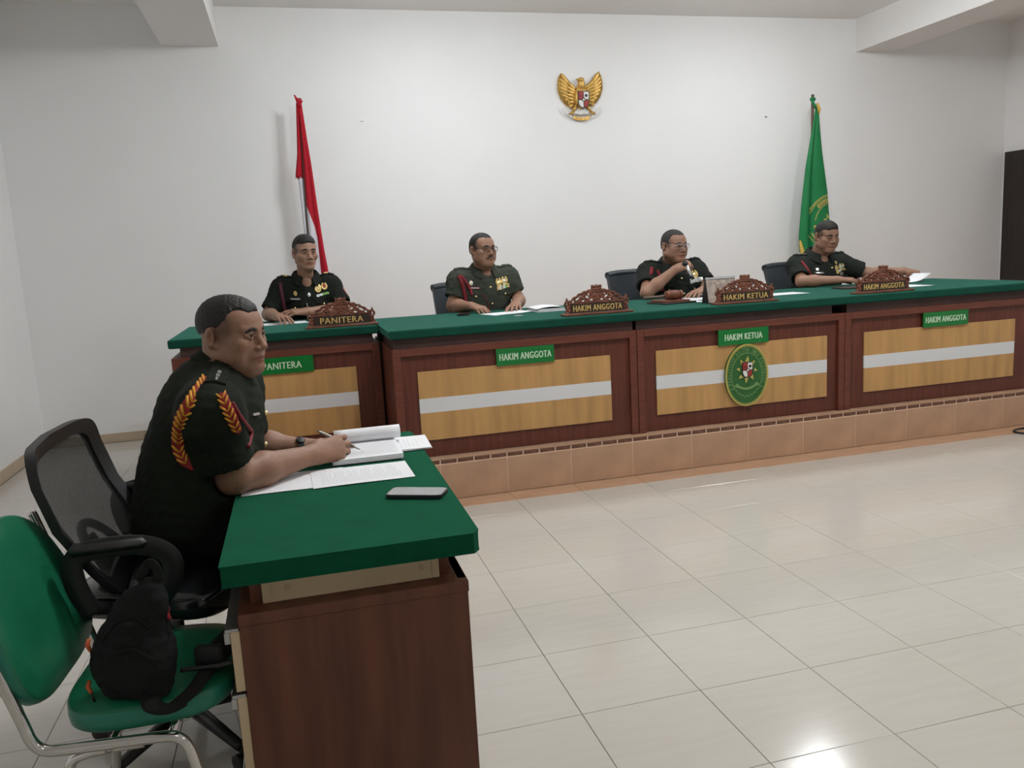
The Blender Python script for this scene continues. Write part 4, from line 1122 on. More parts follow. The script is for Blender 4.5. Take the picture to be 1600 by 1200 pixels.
f2 = thing('flag', 'green court flag with gold emblem hanging behind the man at far right', 'flag', (3.92, FY, DZ))
flag_pole(f2, 3.893, FY, 2.745, .0)
zt, zb = 2.64, 1.10
Rt = [(2.64, 3.945), (2.40, 3.966), (2.2, 3.99), (1.82, 4.052), (1.53, 4.078), (1.1, 4.115)]
Lt = [(2.64, 3.918), (2.40, 3.872), (2.05, 3.803), (1.7, 3.76), (1.40, 3.732), (1.24, 3.742), (1.1, 3.745)]
G = []
Z = np.linspace(zt, zb, 60)
for z in Z:
    l, r = interp(Lt, z), interp(Rt, z); t = (zt - z) / (zt - zb); row = []
    for u_ in np.linspace(0, 1, 41):
        f = .30
        dep = (.045 * math.sin(PI * u_ / f) if u_ < f else .030 * math.sin(PI * (u_ - f) / (1 - f)) - .05 * math.exp(-((u_ - f) / .05) ** 2)) * t ** .6
        row.append((l + (r - l) * u_, FY - .02 - dep, z))
    G.append(row)
mb = MB(); mb.grid(G, 0, (0, .004, 0))
cl2 = mb.build('cloth', M['flaggreen'], f2, True)
gv = np.array(G).reshape(-1, 3); b_ = 41
fb = BVHTree.FromPolygons([tuple(v) for v in gv], [(i * b_ + j, i * b_ + j + 1, (i + 1) * b_ + j + 1, (i + 1) * b_ + j) for i in range(59) for j in range(40)])
def on_flag(mb, pts, m=0, th=.004):
    W_ = []
    for x, z in pts:
        h, _ = hit(fb, (x, FY - .6, z), (0, 1, 0)); W_.append(h if h is not None else V3((x, FY - .03, z)))
    A = np.array(W_) - V3((0, th, 0)); n = len(A); mb.add(np.vstack([A, np.array(W_)]), [tuple(range(n))] + [(i, (i + 1) % n, n + (i + 1) % n, n + i) for i in range(n)], m)
FC = (4.065, 1.52)
def fband(mb, r, w_, a0, a1, m=0, n=14, fz=1.12):
    A = np.linspace(a0, a1, n)
    for i in range(n - 1):
        q = [(FC[0] + R_ * math.cos(t), FC[1] + R_ * math.sin(t) * fz) for R_, t in ((r, A[i]), (r, A[i + 1]), (r + w_, A[i + 1]), (r + w_, A[i]))]
        if max(p[0] for p in q) < interp(Rt, np.mean([p[1] for p in q])) - .002 and min(p[0] for p in q) > 3.845: on_flag(mb, q, m)
mb = MB()
for nm_, *q_ in (('outer_line', .235, .008, 1.55, 2.85), ('outer_line', .222, .005, 1.55, 2.9), ('inner_line', .160, .006, 1.55, 3.0), ('title_band', .175, .035, 1.62, 2.35), ('laurel', .160, .018, 3.25, 3.7), ('ribbon', .205, .012, 3.55, 4.2), ('outer_line', .235, .006, 3.4, 4.5)):
    mb = MB(); fband(mb, *q_)
    if mb.n: mb.build(nm_, M['emy'], f2)
mb = MB()
for k in range(8):
    a = PI / 2 + .25 + 2 * PI * k / 8
    q = [(FC[0] + .045 * math.cos(a - .42), FC[1] + .05 * math.sin(a - .42)), (FC[0] + .045 * math.cos(a + .42), FC[1] + .05 * math.sin(a + .42)), (FC[0] + .085 * math.cos(a + .1), FC[1] + .095 * math.sin(a + .1))]
    if max(p[0] for p in q) < interp(Rt, np.mean([p[1] for p in q])) + .002: on_flag(mb, q)
mb.build('gold_sun', M['emy'], f2)
mb = MB(); V, Fq = text_arrays('PENGADILAN', .01, 0.0)
w_ = np.ptp(V[:, 0]); h_ = np.ptp(V[:, 1]); pts = []
for x, y_, _ in V:
    a = 1.98 - .62 * x / w_ * 1.0; R_ = .1925 + y_ / h_ * .018; pts.append((FC[0] + R_ * math.cos(a), FC[1] + R_ * math.sin(a) * 1.12))
W_ = [np.array(hit(fb, (x, FY - .6, z), (0, 1, 0))[0] if hit(fb, (x, FY - .6, z), (0, 1, 0))[0] is not None else (x, FY - .03, z)) - V3((0, .0055, 0)) for x, z in pts]
mb.add(W_, Fq); mb.build('lettering', M['emg'], f2)
mb = MB(); mb.tube([(3.925, FY - .03, 2.66), (3.942, FY - .035, 2.60), (3.944, FY - .03, 2.56)], [.010, .017, .006], 8); mb.tube([(3.735, FY - .035, 1.36), (3.755, FY - .045, 1.25), (3.765, FY - .04, 1.12)], [.008, .022, .024], 8)
mb.build('gold_fringe', M['flaggold'], f2, True)
mb = MB(); mb.ball((3.893, FY - .002, 2.70), (.03, .024, .022), 10, 8); mb.tube([(3.87, FY - .02, 2.69), (3.90, FY - .022, 2.64), (3.925, FY - .02, 2.60)], [.010, .014, .012], 8)
mb.build('tied_corner', M['flaggreen'], f2, True)

def soft(P_, n=3):
    P_ = np.array(P_, float)
    for _ in range(n):
        Q = [P_[0]]
        for i in range(len(P_) - 1): Q += [P_[i] * .75 + P_[i + 1] * .25, P_[i] * .25 + P_[i + 1] * .75]
        P_ = np.array(Q + [P_[-1]])
    return P_
# ------------------------------------------------------------------ front desk
def pad(mb, c, f, l, n, d, w_, th, ex=4.0, dome=0.0, m=0, mside=None, bev=.012, nn=40, taper=0.0, curve=0.0):
    """cushion: superellipse outline (depth d along f, width w_ along l), thickness th along n"""
    c, f, l, n = V3(c), unit(f), unit(l), unit(n); rows = []
    prof = [(0.0, 0), (.6, 0), (1 - bev * 2.5, 0), (1 - bev * .6, bev * .5), (1, bev * 1.8), (1, th - bev * 1.8), (1 - bev * .6, th - bev * .5), (1 - bev * 2.8, th), (.75, th + dome * .55), (.45, th + dome * .85), (0.001, th + dome)]
    V = []; F = []
    for k, z in prof:
        for i in range(nn):
            a = 2 * PI * i / nn; cx_, sx_ = math.cos(a), math.sin(a)
            x = math.copysign(abs(cx_) ** (2 / ex), cx_) * d / 2 * k; y = math.copysign(abs(sx_) ** (2 / ex), sx_) * w_ / 2 * k * (1 - taper * (x / (d / 2)))
            V.append(c + f * x + l * y + n * (z + curve * (y / (w_ / 2)) ** 2))
    R_ = len(prof); ms = []
    mb_F = []
    for r in range(R_ - 1):
        for i in range(nn):
            mb_F.append(((r * nn + i, r * nn + (i + 1) % nn, (r + 1) * nn + (i + 1) % nn, (r + 1) * nn + i), (mside if mside is not None and 3 <= r <= 5 else m)))
    off = mb.n; mb.add(V, [q for q, _ in mb_F]); mb.m[-len(mb_F):] = [k for _, k in mb_F]
    return mb

dk = thing('desk', 'dark walnut desk with green felt covered top in the foreground', 'desk', (-1.06, .24, 0))
DX0, DX1, DY0, DY1 = -1.325, -.797, -.362, .84
tp = MB()
out = [(-1.352, -.366), (-.778, -.374), (-.762, -.352), (-.752, .82), (-.76, .845), (-1.345, .845)]
n = len(out); zr = [(.709, -.004), (.716, 0), (.752, 0), (.760, -.006)]
V = []
ce = np.mean(out, 0)
for z, ins in zr:
    for k, (x, y) in enumerate(out): V.append((x + (ce[0] - x) * -ins * -1.2, y + (ce[1] - y) * -ins * -.8, z))
F = [(r * n + i, r * n + (i + 1) % n, (r + 1) * n + (i + 1) % n, (r + 1) * n + i) for r in range(3) for i in range(n)] + [tuple(range(n)), tuple(3 * n + i for i in range(n))]
tp.add(V, F); tp.build('desk_top', M['felt2'], dk)
mb = MB(); mb.box((-1.272, DY0 + .045, .640), (-.857, DY0 + .060, .708), .001); mb.build('cream_riser', M['cream'], dk)
mb = MB()
M['cap'] = mat('cream_cap', (.46, .35, .21), .5)
for x in (-1.252, -.875): MB().box((x - .0008, DY0 + .0440, .641), (x + .0008, DY0 + .0452, .706)).build('joint_line', M['cap'], dk)
for x in (-1.215, -.90): MB().lathe([(.008, 0), (.008, .0012)], (x, DY0 + .0452, .672), 14, 0, (0, -1, 0)).build('screw_cap', M['cap'], dk)
mb = MB(); mb.box((-1.30, DY0 + .060, .640), (-.83, DY1 - .06, .706)); mb.build('riser_core', M['desk'], dk)
mb = MB(); mb.box((DX0, DY0, .0), (DX1, DY0 + .02, .612), .001); mb.build('end_panel', M['desk'], dk)
mb = MB(); mb.box((DX0 - .002, DY0 - .003, .612), (DX1 + .002, .10, .640), .0015); mb.build('end_cap', M['desk'], dk)
mb = MB(); mb.box((DX1 - .02, DY0 + .02, .0), (DX1, DY1, .640)); mb.build('modesty_panel', M['desk'], dk)
mb = MB(); mb.box((DX0 + .004, DY0 + .02, .02), (DX0 + .02, DY0 + .035, .612)); mb.box((DX0, .085, .0), (DX1 - .02, .10, .612)); mb.box((DX0 + .02, DY0 + .02, .02), (DX1 - .02, .085, .04)); mb.box((DX0, .10, .628), (DX1, DY1, .640)); mb.build('carcass', M['desk'], dk)
mb = MB(); mb.box((DX0, DY1 - .02, .0), (DX1 - .02, DY1, .640)); mb.build('end_panel', M['desk'], dk)
for (z0, z1) in ((.455, .600), (.235, .440), (.03, .222)):
    dr = MB().box((DX0 - .022, DY0 + .004, z0), (DX0 - .001, .083, z1), .001).build('drawer', M['cream'], dk)
    mb = MB(); mb.box((DX0 - .034, DY0 + .006, z1 - .002), (DX0 - .002, .081, z1 + .006), .0015); mb.box((DX0 - .036, DY0 + .006, z1 - .028), (DX0 - .0225, .081, z1 - .002), .001); mb.build('metal_pull', M['steel'], dr)

# papers, phone, pen on the desk
def sheet(name, label, cat, c, ang, w_, h_, z, curl=0.0, lines=14, th=.0006, group=None, span=.62, x0=.16):
    ca, sa_ = math.cos(ang), math.sin(ang)
    def P_(u_, v_, dz=0): x, y = (u_ - .5) * w_, (v_ - .5) * h_; return (c[0] + x * ca - y * sa_, c[1] + x * sa_ + y * ca, z + dz + curl * (max(0, u_ - .5) * 2) ** 2 + .0008 * math.sin(u_ * 5))
    mb = MB(); mb.grid([[P_(u_, v_) for v_ in np.linspace(0, 1, 5)] for u_ in np.linspace(0, 1, 13)], 0, (0, 0, th)); o = mb.build(name, M['paper'])
    if lines:
        mb = MB(); r = random.Random(int(c[0] * 1000))
        for i in range(lines):
            u_ = .10 + .80 * i / lines; ln = (.34 if i % 5 == 4 else .72) * (.8 + .2 * r.random())
            lw = .0024 / w_; q = [P_(u_, .14, th + .0003), P_(u_ + lw, .14, th + .0003), P_(u_ + lw, .14 + ln, th + .0003), P_(u_, .14 + ln, th + .0003)]
            mb.add(q, [(0, 1, 2, 3)])
        mb.build('printed_text', M['ink'], o)
    if label: tag(recentre(o), label, cat, group)
    return o
ZT = .7615
sheet('paper_sheet', 'white printed sheet lying on the green desk in front of the phone', 'paper', (-.985, .285), .02, .300, .205, ZT + .0012, 0, 30)
sheet('paper_sheet', 'white sheet under the seated officer\'s right forearm on the green desk', 'paper', (-1.185, .300), .0, .300, .210, ZT, 0, 0)
st = thing('document_stack', 'thick stapled document with folded back pages under the pen', 'document', (-.95, .56, ZT))
mb = MB()
for k in range(4): mb.box((-1.065 + .002 * (k % 2), .425 + .0015 * k, ZT + .0045 * k), (-.838 + .003 * (k % 2), .690 - .002 * k, ZT + .0045 * k + .0042), .0008)
mb.build('pages', M['paper'], st)
mb = MB(); mb.box((-1.07, .421, ZT - .0002), (-.842, .44, ZT + .003)); mb.build('dark_cover', M['blk'], st)
mb = MB()
r = random.Random(3)
for i in range(26):
    x = -1.03 + .0071 * i; mb.add([(x, .455, ZT + .0192), (x + .0019, .455, ZT + .0192), (x + .0019, .640 - .05 * r.random(), ZT + .0192), (x, .640 - .03 * r.random(), ZT + .0192)], [(0, 1, 2, 3)])
mb.box((-.968, .502, ZT + .0190), (-.955, .524, ZT + .0196))
mb.build('printed_text', M['ink'], st)
mb = MB(); A = np.linspace(-1.7, 4.3, 26)
mb.grid([[(x, .672 - .024 * math.sin(a) - .01 * (a > 4), ZT + .0425 + .022 * math.cos(a)) for x in np.linspace(-1.045, -.815, 8)] for a in A], 0, .0012)
mb.build('rolled_pages', M['paper'], st, True)
for k in range(3):
    sheet('paper_sheet', ['lowest printed sheet of the loose pile at the far right desk corner', 'printed sheet in the middle of the loose pile at the far right desk corner', 'topmost printed sheet of the loose pile at the far right desk corner'][k], 'paper', (-.875 + .004 * k, .615 + .006 * k), .06 - .05 * k, .290, .205, ZT + .0022 + .0018 * k + (.0 if k == 0 else .0004), 0, 0 if k < 2 else 16, .0009, 'loose sheets beside the thick document')
ph = thing('phone', 'grey screened smartphone lying on the green desk', 'phone', (-.853, -.010, ZT))
pc = V3((-.857, -.008, ZT + .0005)); a = -.46; Rz = np.array([[math.cos(a), -math.sin(a), 0], [math.sin(a), math.cos(a), 0], [0, 0, 1]])
mb = MB(); pad(mb, pc, Rz[:, 0], Rz[:, 1], (0, 0, 1), .162, .078, .010, 9, 0, bev=.002); mb.build('case', M['black'], ph, True, auto=40)
mb = MB(); pad(mb, pc + V3((0, 0, .0096)), Rz[:, 0], Rz[:, 1], (0, 0, 1), .155, .072, .0012, 9, 0, bev=.0003); mb.build('screen', M['screen'], ph)
pn = thing('pen', 'white ballpoint pen held in the seated officer\'s right hand', 'pen', (-1.03, .52, .81))
PA, PB = V3((-1.092, .565, .850)), V3((-.968, .500, .790))
mb = MB(); mb.tube([PA, PA + (PB - PA) * .72], .0052, 10); mb.build('barrel', M['wht'], pn, True)
mb = MB(); mb.tube([PA + (PB - PA) * .72, PA + (PB - PA) * .93, PB], [.0050, .0028, .001], 10); mb.build('metal_tip', M['steel'], pn, True)
mb = MB(); mb.tube([PA - (PB - PA) * .06, PA], .003, 8); mb.build('push_button', M['steel'], pn, True)

# ------------------------------------------------------------------ chairs
def star_base(root, x, y, z0, r, h, m):
    mb = MB()
    for k in range(5):
        a = 2 * PI * k / 5 + .3; p = V3((x + r * math.cos(a), y + r * math.sin(a), z0 + .075)); mb.tube([(x, y, z0 + .11), p], [.024, .015], 8)
    mb.build('star_base', m, root, True)
    for k in range(5):
        a = 2 * PI * k / 5 + .3; p = V3((x + r * math.cos(a), y + r * math.sin(a), z0 + .028))
        mb = MB(); t = V3((-math.sin(a), math.cos(a), 0))
        mb.lathe([(.018, -.022), (.027, -.018), (.027, -.005), (.018, -.003), (.018, .003), (.027, .005), (.027, .018), (.018, .022)], p, 14, 0, t); mb.tube([p, p + V3((0, 0, .045))], .007, 6); mb.build('caster', M['black'], root, True, auto=40)
    mb = MB(); mb.tube([(x, y, z0 + .08), (x, y, z0 + .26)], .028, 12); mb.tube([(x, y, z0 + .24), (x, y, h)], .018, 12); mb.build('gas_column', M['black'], root, True)

oc = thing('mesh_office_chair', 'black mesh back office chair under the officer at the front desk', 'chair', (-1.56, .29, 0))
star_base(oc, -1.56, .29, 0, .28, .487, M['black'])
mb = MB(); pad(mb, (-1.530, .275, .497), (.93, -.36, -.02), (.36, .93, 0), (.02, 0, 1), .46, .50, .065, 5, .012, bev=.018); mb.build('seat', M['blackg'], oc, True, auto=50)
# back: a curved frame with net
def bk(u_, v_):      # u across (0 near .. 1 far), v up (0..1)
    y = -.015 + .548 * u_ + .012 * math.sin(PI * v_); lean = -1.672 - .150 * v_ - .055 * math.sin(PI * v_ * .9) + .03 * u_ * 1.0
    x = lean + .045 * (2 * u_ - 1) ** 2 - .045 ; wv = .93 + .07 * math.sin(PI * min(1, v_ * .9))
    y = .25 + (y - .25) * wv; return V3((x + .04, y, .575 + .405 * v_ + .012 * u_))
def rr_path(n=64, ins=0.0, ex=9):
    P_ = []
    for i in range(n):
        a = 2 * PI * i / n; c_, s_ = math.cos(a), math.sin(a)
        P_.append((.5 + (.5 - ins) * math.copysign(abs(c_) ** (2 / ex), c_), .5 + (.5 - ins * 1.1) * math.copysign(abs(s_) ** (2 / ex), s_)))
    return P_
mb = MB(); o_, i_ = rr_path(72, 0.0), rr_path(72, .085)
V = []
for ring, dx in ((o_, -.014), (o_, .010), (i_, .008), (i_, -.010)):
    for u_, v_ in ring: V.append(bk(u_, v_) + V3((dx, 0, 0)))
F = [(k * 72 + j, k * 72 + (j + 1) % 72, ((k + 1) % 4) * 72 + (j + 1) % 72, ((k + 1) % 4) * 72 + j) for k in range(4) for j in range(72)]
mb.add(V, F); mb.build('back_frame', M['black'], oc, True, auto=40)
me = bpy.data.meshes.new('net_back'); nu, nv = 25, 21
vv = [bk(.07 + .86 * i / (nu - 1), .08 + .84 * j / (nv - 1)) - V3(oc.location) for i in range(nu) for j in range(nv)]
me.from_pydata([tuple(p) for p in vv], [], [(i * nv + j, (i + 1) * nv + j, (i + 1) * nv + j + 1, i * nv + j + 1) for i in range(nu - 1) for j in range(nv - 1)])
uvl = me.uv_layers.new(); uvs = [((k // nv) / (nu - 1), (k % nv) / (nv - 1)) for k in range(nu * nv)]
for lp in me.loops: uvl.data[lp.index].uv = uvs[lp.vertex_index]
me.materials.append(M['net']); o = bpy.data.objects.new('net_back', me); COL.objects.link(o); o.parent = oc
mb = MB(); T = np.linspace(0, PI, 16)
mb.tube([bk(.52 + .17 * math.cos(t), .06 + .27 * math.sin(t)) - V3((.02, 0, 0)) for t in T], .013, 8); mb.tube([bk(.52 + .09 * math.cos(t), .05 + .13 * math.sin(t)) - V3((.022, 0, 0)) for t in T], .012, 8); mb.build('lumbar_support', M['black'], oc, True)
mb = MB(); mb.tube([bk(.5, .25) - V3((.03, 0, 0)), bk(.5, 0) - V3((.035, 0, .03)), (-1.72, .29, .49), (-1.56, .29, .478)], [.022, .03, .03, .03], 8); mb.build('back_bracket', M['black'], oc, True)
for yy, nm in ((-.045, 0), (.555, 1)):
    mb = MB()
    mb.tube(soft([(-1.700, yy, .575), (-1.728, yy, .640), (-1.735, yy, .715), (-1.69, yy, .738), (-1.60, yy, .740), (-1.535, yy, .726), (-1.497, yy, .69), (-1.500, yy, .640), (-1.53, yy, .590), (-1.57, yy * .7 + .075, .545)], 2), .027, 10, flat=(0, 1, 0))
    mb.tube([(-1.700, yy, .585), (-1.66, yy * .6 + .1, .525)], [.020, .018], 8)
    mb.box((-1.735, yy - .024, .728), (-1.55, yy + .024, .756), .012); mb.tube([(-1.56, yy * .75 + .06, .552), (-1.56, yy * .6 + .1, .515)], [.022, .018], 8); mb.build('armrest', M['black'], oc, True, auto=50)

def exec_chair(label, x, y, wdt, zt):
    t = thing('office_chair', label, 'chair', (x, y, DZ), 'blue black office chairs behind the benches')
    star_base(t, x, y - .02, DZ, .30, DZ + .42, M['black'])
    mb = MB(); pad(mb, (x, y - .05, DZ + .42), (0, -1, 0), (1, 0, 0), (0, 0, 1), .48, .48, .085, 5, .015, bev=.02); mb.build('seat', M['leather'], t, True, auto=50)
    mb = MB(); G = []
    hz = zt - (DZ + .46)
    for v_ in np.linspace(0, 1, 16):
        row = []
        for u_ in np.linspace(-1, 1, 15):
            wv = wdt / 2 * (1 - .10 * (1 - v_) ** 2 - .03 * max(0, v_ - .9) * 10 * 0)
            row.append((x + u_ * wv, y + .20 + .10 * v_ - .05 * u_ ** 2 - .02 * math.sin(v_ * PI * 1.4), DZ + .46 + hz * v_ - (.012 * u_ ** 4 if v_ > .95 else 0)))
        G.append(row)
    mb.grid(G, 0, (0, .055, 0)); mb.tube([(p[0], p[1] + .026, p[2]) for p in G[-1]], .030, 10)
    b = mb.build('backrest', M['leather'], t, True, auto=60)
    for q in (-1, 1):
        mb = MB(); mb.tube([(x + q * .25, y + .16, DZ + .50), (x + q * .265, y + .12, DZ + .60), (x + q * .265, y - .02, DZ + .625), (x + q * .265, y - .12, DZ + .60), (x + q * .25, y - .13, DZ + .47)], .017, 8); mb.build('armrest', M['black'], t, True)
    mb = MB(); mb.box((x - .04, y + .20, DZ + .42), (x + .04, y + .25, DZ + .60), .01); mb.build('back_bracket', M['black'], t)
exec_chair('blue black office chair behind the moustached man at the left HAKIM ANGGOTA sign', .155, 3.72, .52, 1.175)
exec_chair('blue black office chair behind the man with microphone', 1.575, 3.72, .52, 1.185)
exec_chair('blue black office chair behind the man in front of the green flag', 2.985, 3.72, .50, 1.165)
exec_chair('office chair hidden behind the clerk at the far left bench', -1.03, 4.16, .40, 1.02)

gc = thing('visitor_chair', 'green vinyl chair with chrome tube frame holding a black bag', 'chair', (-1.57, -.13, 0))
th = math.radians(-5); gf = V3((math.cos(th), math.sin(th), 0)); gl = V3((-math.sin(th), math.cos(th), 0)); gC = V3((-1.550, -.170, 0)); zz = V3((0, 0, 1))
def gp(f_, l_, z): return gC + gf * f_ + gl * l_ + zz * z
mb = MB(); pad(mb, gp(.020, 0, .422), gf, gl, unit(zz - gf * .03), .370, .42, .052, 3.3, .010, 0, 1, .014, 56, .06); mb.build('seat', [M['vinyl'], M['vinyl2']], gc, True, auto=50)
mb = MB(); bn = unit(gf + zz * .31); bu = unit(zz - gf * .31)
pad(mb, gp(-.288, 0, .655), bu, gl, bn, .41, .44, .040, 3.0, .012, 0, 1, .012, 56, .15, .02); mb.build('backrest', [M['vinyl'], M['vinyl2']], gc, True, auto=50)
mb = MB(); mb.tube([gp(-.288 - (z - .655) * .31, l_ * .19, z) - bn * .004 for l_, z in ((-1, .53), (-1, .80), (0, .815), (1, .80), (1, .53))], .006, 6); mb.build('back_edging', M['black'], gc, True)
for q in (-1, 1):
    l_ = q * .222
    mb = MB(); mb.tube(soft([gp(-.310, l_, .82), gp(-.215, l_, .50), gp(-.195, l_, .408), gp(-.12, l_, .404), gp(.05, l_, .404), gp(.105, l_, .400), gp(.128, l_, .33), gp(.165, l_, .012)]), .0125, 12); mb.build('side_tube', M['chrome'], gc, True)
    mb = MB(); mb.tube(soft([gp(.02, l_ * .93, .388), gp(-.10, l_ * .93, .384), gp(-.150, l_ * .93, .36), gp(-.20, l_ * .93, .012)]), .0115, 12); mb.build('rear_leg', M['chrome'], gc, True)
mb = MB()
for f_, z in ((.08, .404), (-.05, .39)): mb.tube([gp(f_, -.222, z), gp(f_, .222, z)], .009, 8)
mb.build('crossbar', M['chrome'], gc, True)
mb = MB(); mb.tube([gp(-.155, -.215, .31), gp(.13, -.215, .31)], .004, 6); mb.tube([gp(-.155, .215, .31), gp(.13, .215, .31)], .004, 6); mb.build('stretcher', M['chrome'], gc, True)

# ------------------------------------------------------------------ bag on the green chair
bg_ = thing('shoulder_bag', 'black fabric shoulder bag with orange zip pulls on the green chair', 'bag', (-1.60, -.14, .47))
F = Field(); B0 = V3((-1.553, -.315, .484)); KB = .80
bx = unit((.94, -.30, 0)); by = unit((.30, .94, 0)); RB = np.stack([bx, by, zz], 1)
def bp(f_, l_, z): return B0 + (bx * f_ + by * l_ + zz * z) * KB
F.ell(bp(0, .0, .105), (0.0736, 0.0600, 0.0896), RB, k=.03); F.ell(bp(.015, .01, .19), (0.0600, 0.0440, 0.0800), RB, k=.05); F.ell(bp(-.055, -.02, .10), (0.0440, 0.0496, 0.0680), RB, k=.04)
F.ell(bp(.045, -.02, .085), (0.0496, 0.0496, 0.0680), RB, k=.03); F.ell(bp(.06, .015, .262), (0.0280, 0.0240, 0.0440), RB, k=.04); F.cap(bp(-.05, -.01, .012), bp(.06, -.02, .012), .03, k=.03)
F.cap(bp(-.085, -.035, .15), bp(.02, -.058, .215), .010, .008, k=.012); F.cap(bp(-.095, -.02, .06), bp(-.07, -.06, .15), .010, k=.012)
v, q = F.mesh(.005, 1); nn = vnormals(v, q); v = v + nn * (smooth_noise(v, 38, 4) * .005 + smooth_noise(v, 90, 5) * .002)[:, None]; v[:, 2] = np.maximum(v[:, 2], .484)
quads_object('bag_body', [(v, q)], M['fabric'], bg_)
bb = bvh_of(v, q)
mb = MB()
def seam(pts, r, m=0):
    P_ = []
    for f_, l_, z in pts:
        o = bp(f_, l_, z); h, _ = hit(bb, o - by * .4, by); P_.append((h if h is not None else o) - by * .002)
    mb.tube(soft(P_, 2), r, 6, m)
seam([(-.06, 0, .17), (-.02, 0, .225), (.04, 0, .235), (.07, 0, .20)], .0035); seam([(-.07, 0, .06), (-.04, 0, .14), (.03, 0, .16), (.085, 0, .12)], .0045); seam([(-.03, 0, .02), (.0, 0, .10), (.05, 0, .185)], .003)
mb.build('seam_piping', M['strap'], bg_, True)
mb = MB()
def ribbon(pts, wd, n_=(0, 0, 1)): mb.tube(soft(pts, 3), wd, 10, flat=n_)
ribbon([bp(.05, -.02, .02), bp(.07, -.10, .004), bp(.14, -.135, .008), bp(.165, -.10, .012)], .021, zz); mb.build('lower_strap', M['strap'], bg_, True)
mb = MB(); ribbon([bp(.155, -.115, .012), bp(.172, -.03, .012), bp(.165, .07, .016), bp(.168, .12, .02)], .019, zz); mb.build('long_strap', M['strap'], bg_, True)
mb = MB(); ribbon([bp(.16, .10, .03), bp(.20, .16, .06), bp(.26, .21, .11)], .038, unit((-.3, -.4, .8))); mb.build('shoulder_pad', M['strap'], bg_, True)
mb = MB(); ribbon([bp(.07, .015, .29), bp(.085, .02, .34), bp(.055, .03, .37), bp(.02, .025, .31)], .011, by); mb.build('top_handle', M['strap'], bg_, True)
mb = MB(); mb.box(bp(0, 0, 0) * 0 + V3((-.034, -.014, -.028)), V3((.034, .014, .028)), .006, 0, RB, bp(.168, .085, .046)); mb.build('strap_pouch', M['black'], bg_)
mb = MB(); mb.tube(soft([bp(.10, .04, .03), bp(.20, .06, .03), bp(.235, .07, .035), bp(.24, .082, .03)], 2), .006, 6); mb.build('strap_buckle', M['black'], bg_, True)
for (f_, l_, z, m_, dz) in ((-.112, -.03, .168, 'orange', .0), (-.118, -.045, .052, 'orange', .0), (.098, .02, .232, 'redtag', .0)):
    mb = MB(); p = bp(f_, l_, z); mb.tube([p, p + V3((-.004, -.006, -.012)), p + V3((.002, -.008, -.026))], [.004, .0055, .004], 6); mb.build('zip_pull', M[m_], bg_, True)
    mb = MB(); mb.tube([p + V3((.002, -.008, -.026)), p + V3((.006, -.006, -.05))], .003, 6); mb.build('zip_cord', M['black'], bg_, True)

# ------------------------------------------------------------------ things on the benches
ZB = 1.0045
sheet('paper_sheet', 'white sheet in front of the clerk at the far left bench', 'paper', (-1.22, 3.68), .12, .34, .22, ZB, .0, 0)
mb = MB(); A = np.linspace(-.4, 3.6, 14); mb.grid([[(-1.03 + .018 * math.sin(a), y, ZB + .020 - .018 * math.cos(a)) for y in np.linspace(3.62, 3.82, 4)] for a in A], 0, .001)
o = mb.build('curled_paper', M['paper'], None, True); tag(recentre(o), 'curled white paper edge beside the PANITERA plaque', 'paper')
sheet('paper_sheet', 'white sheet under the hands of the moustached man', 'paper', (.235, 3.13), .30, .29, .205, ZB, .006, 10)
t = thing('paper_stack', 'thin stack of white pages left of the middle HAKIM ANGGOTA plaque', 'paper stack', (.50, 3.08, ZB)); mb = MB()
for k in range(4): mb.box((.405 + .004 * k, 2.965, ZB + .005 * k), (.60 - .003 * k, 3.22, ZB + .005 * k + .0046), .0008)
mb.build('pages', M['paper'], t)
mb = MB(); mb.grid([[(.405 + .2 * u_, 2.965 + .255 * v_, ZB + .0206 + .012 * math.sin(u_ * PI) ** .6) for v_ in np.linspace(0, 1, 4)] for u_ in np.linspace(0, 1, 14)], 0, (0, 0, .0008)); mb.build('open_page', M['paper'], t, True)
t = thing('phone', 'black phone on the green bench in front of the moustached man\'s right arm', 'phone', (-.03, 3.24, ZB))
mb = MB(); pad(mb, (-.03, 3.24, ZB), (.35, 1, 0), (1, -.35, 0), (0, 0, 1), .155, .078, .012, 8, 0, bev=.002); mb.build('case', M['black'], t, True, auto=40)
mb = MB(); pad(mb, (-.03, 3.24, ZB + .0118), (.35, 1, 0), (1, -.35, 0), (0, 0, 1), .148, .071, .001, 8, 0, bev=.0003); mb.build('screen', M['blackg'], t)
t = thing('gavel', 'wooden gavel with turned head lying on its sound block', 'gavel', (1.36, 2.96, ZB + .026))
gx = unit((.93, -.30, 0)); G0 = V3((1.365, 2.93, ZB + .055)); hd = unit((1, .05, 0))
mb = MB(); mb.lathe([(.020, -.062), (.030, -.058), (.030, -.042), (.024, -.038), (.031, -.030), (.033, 0), (.031, .030), (.024, .038), (.030, .042), (.030, .058), (.020, .062)], G0, 18, 0, hd); mb.build('gavel_head', M['carve'], t, True, auto=35)
mb = MB(); mb.tube([G0 - hd * .03, G0 - hd * .10 + V3((0, .02, -.008)), G0 - hd * .20 + V3((0, .05, -.012))], [.010, .010, .013], 10); mb.build('handle', M['pole'], t, True)
t = thing('sound_block', 'two tier dark wooden sound block under the gavel', 'sound block', (1.355, 2.95, ZB)); a = .12; R_ = np.array([[math.cos(a), -math.sin(a), 0], [math.sin(a), math.cos(a), 0], [0, 0, 1]])
mb = MB(); mb.box((-.125, -.115, -.005), (.125, .115, .005), .002, 0, R_, (1.355, 2.95, ZB + .0052)); mb.build('base', M['plate'], t)
mb = MB(); mb.box((-.100, -.09, -.006), (.100, .09, .006), .002, 0, R_, (1.35, 2.955, ZB + .0164)); mb.build('upper_block', M['carve'], t)
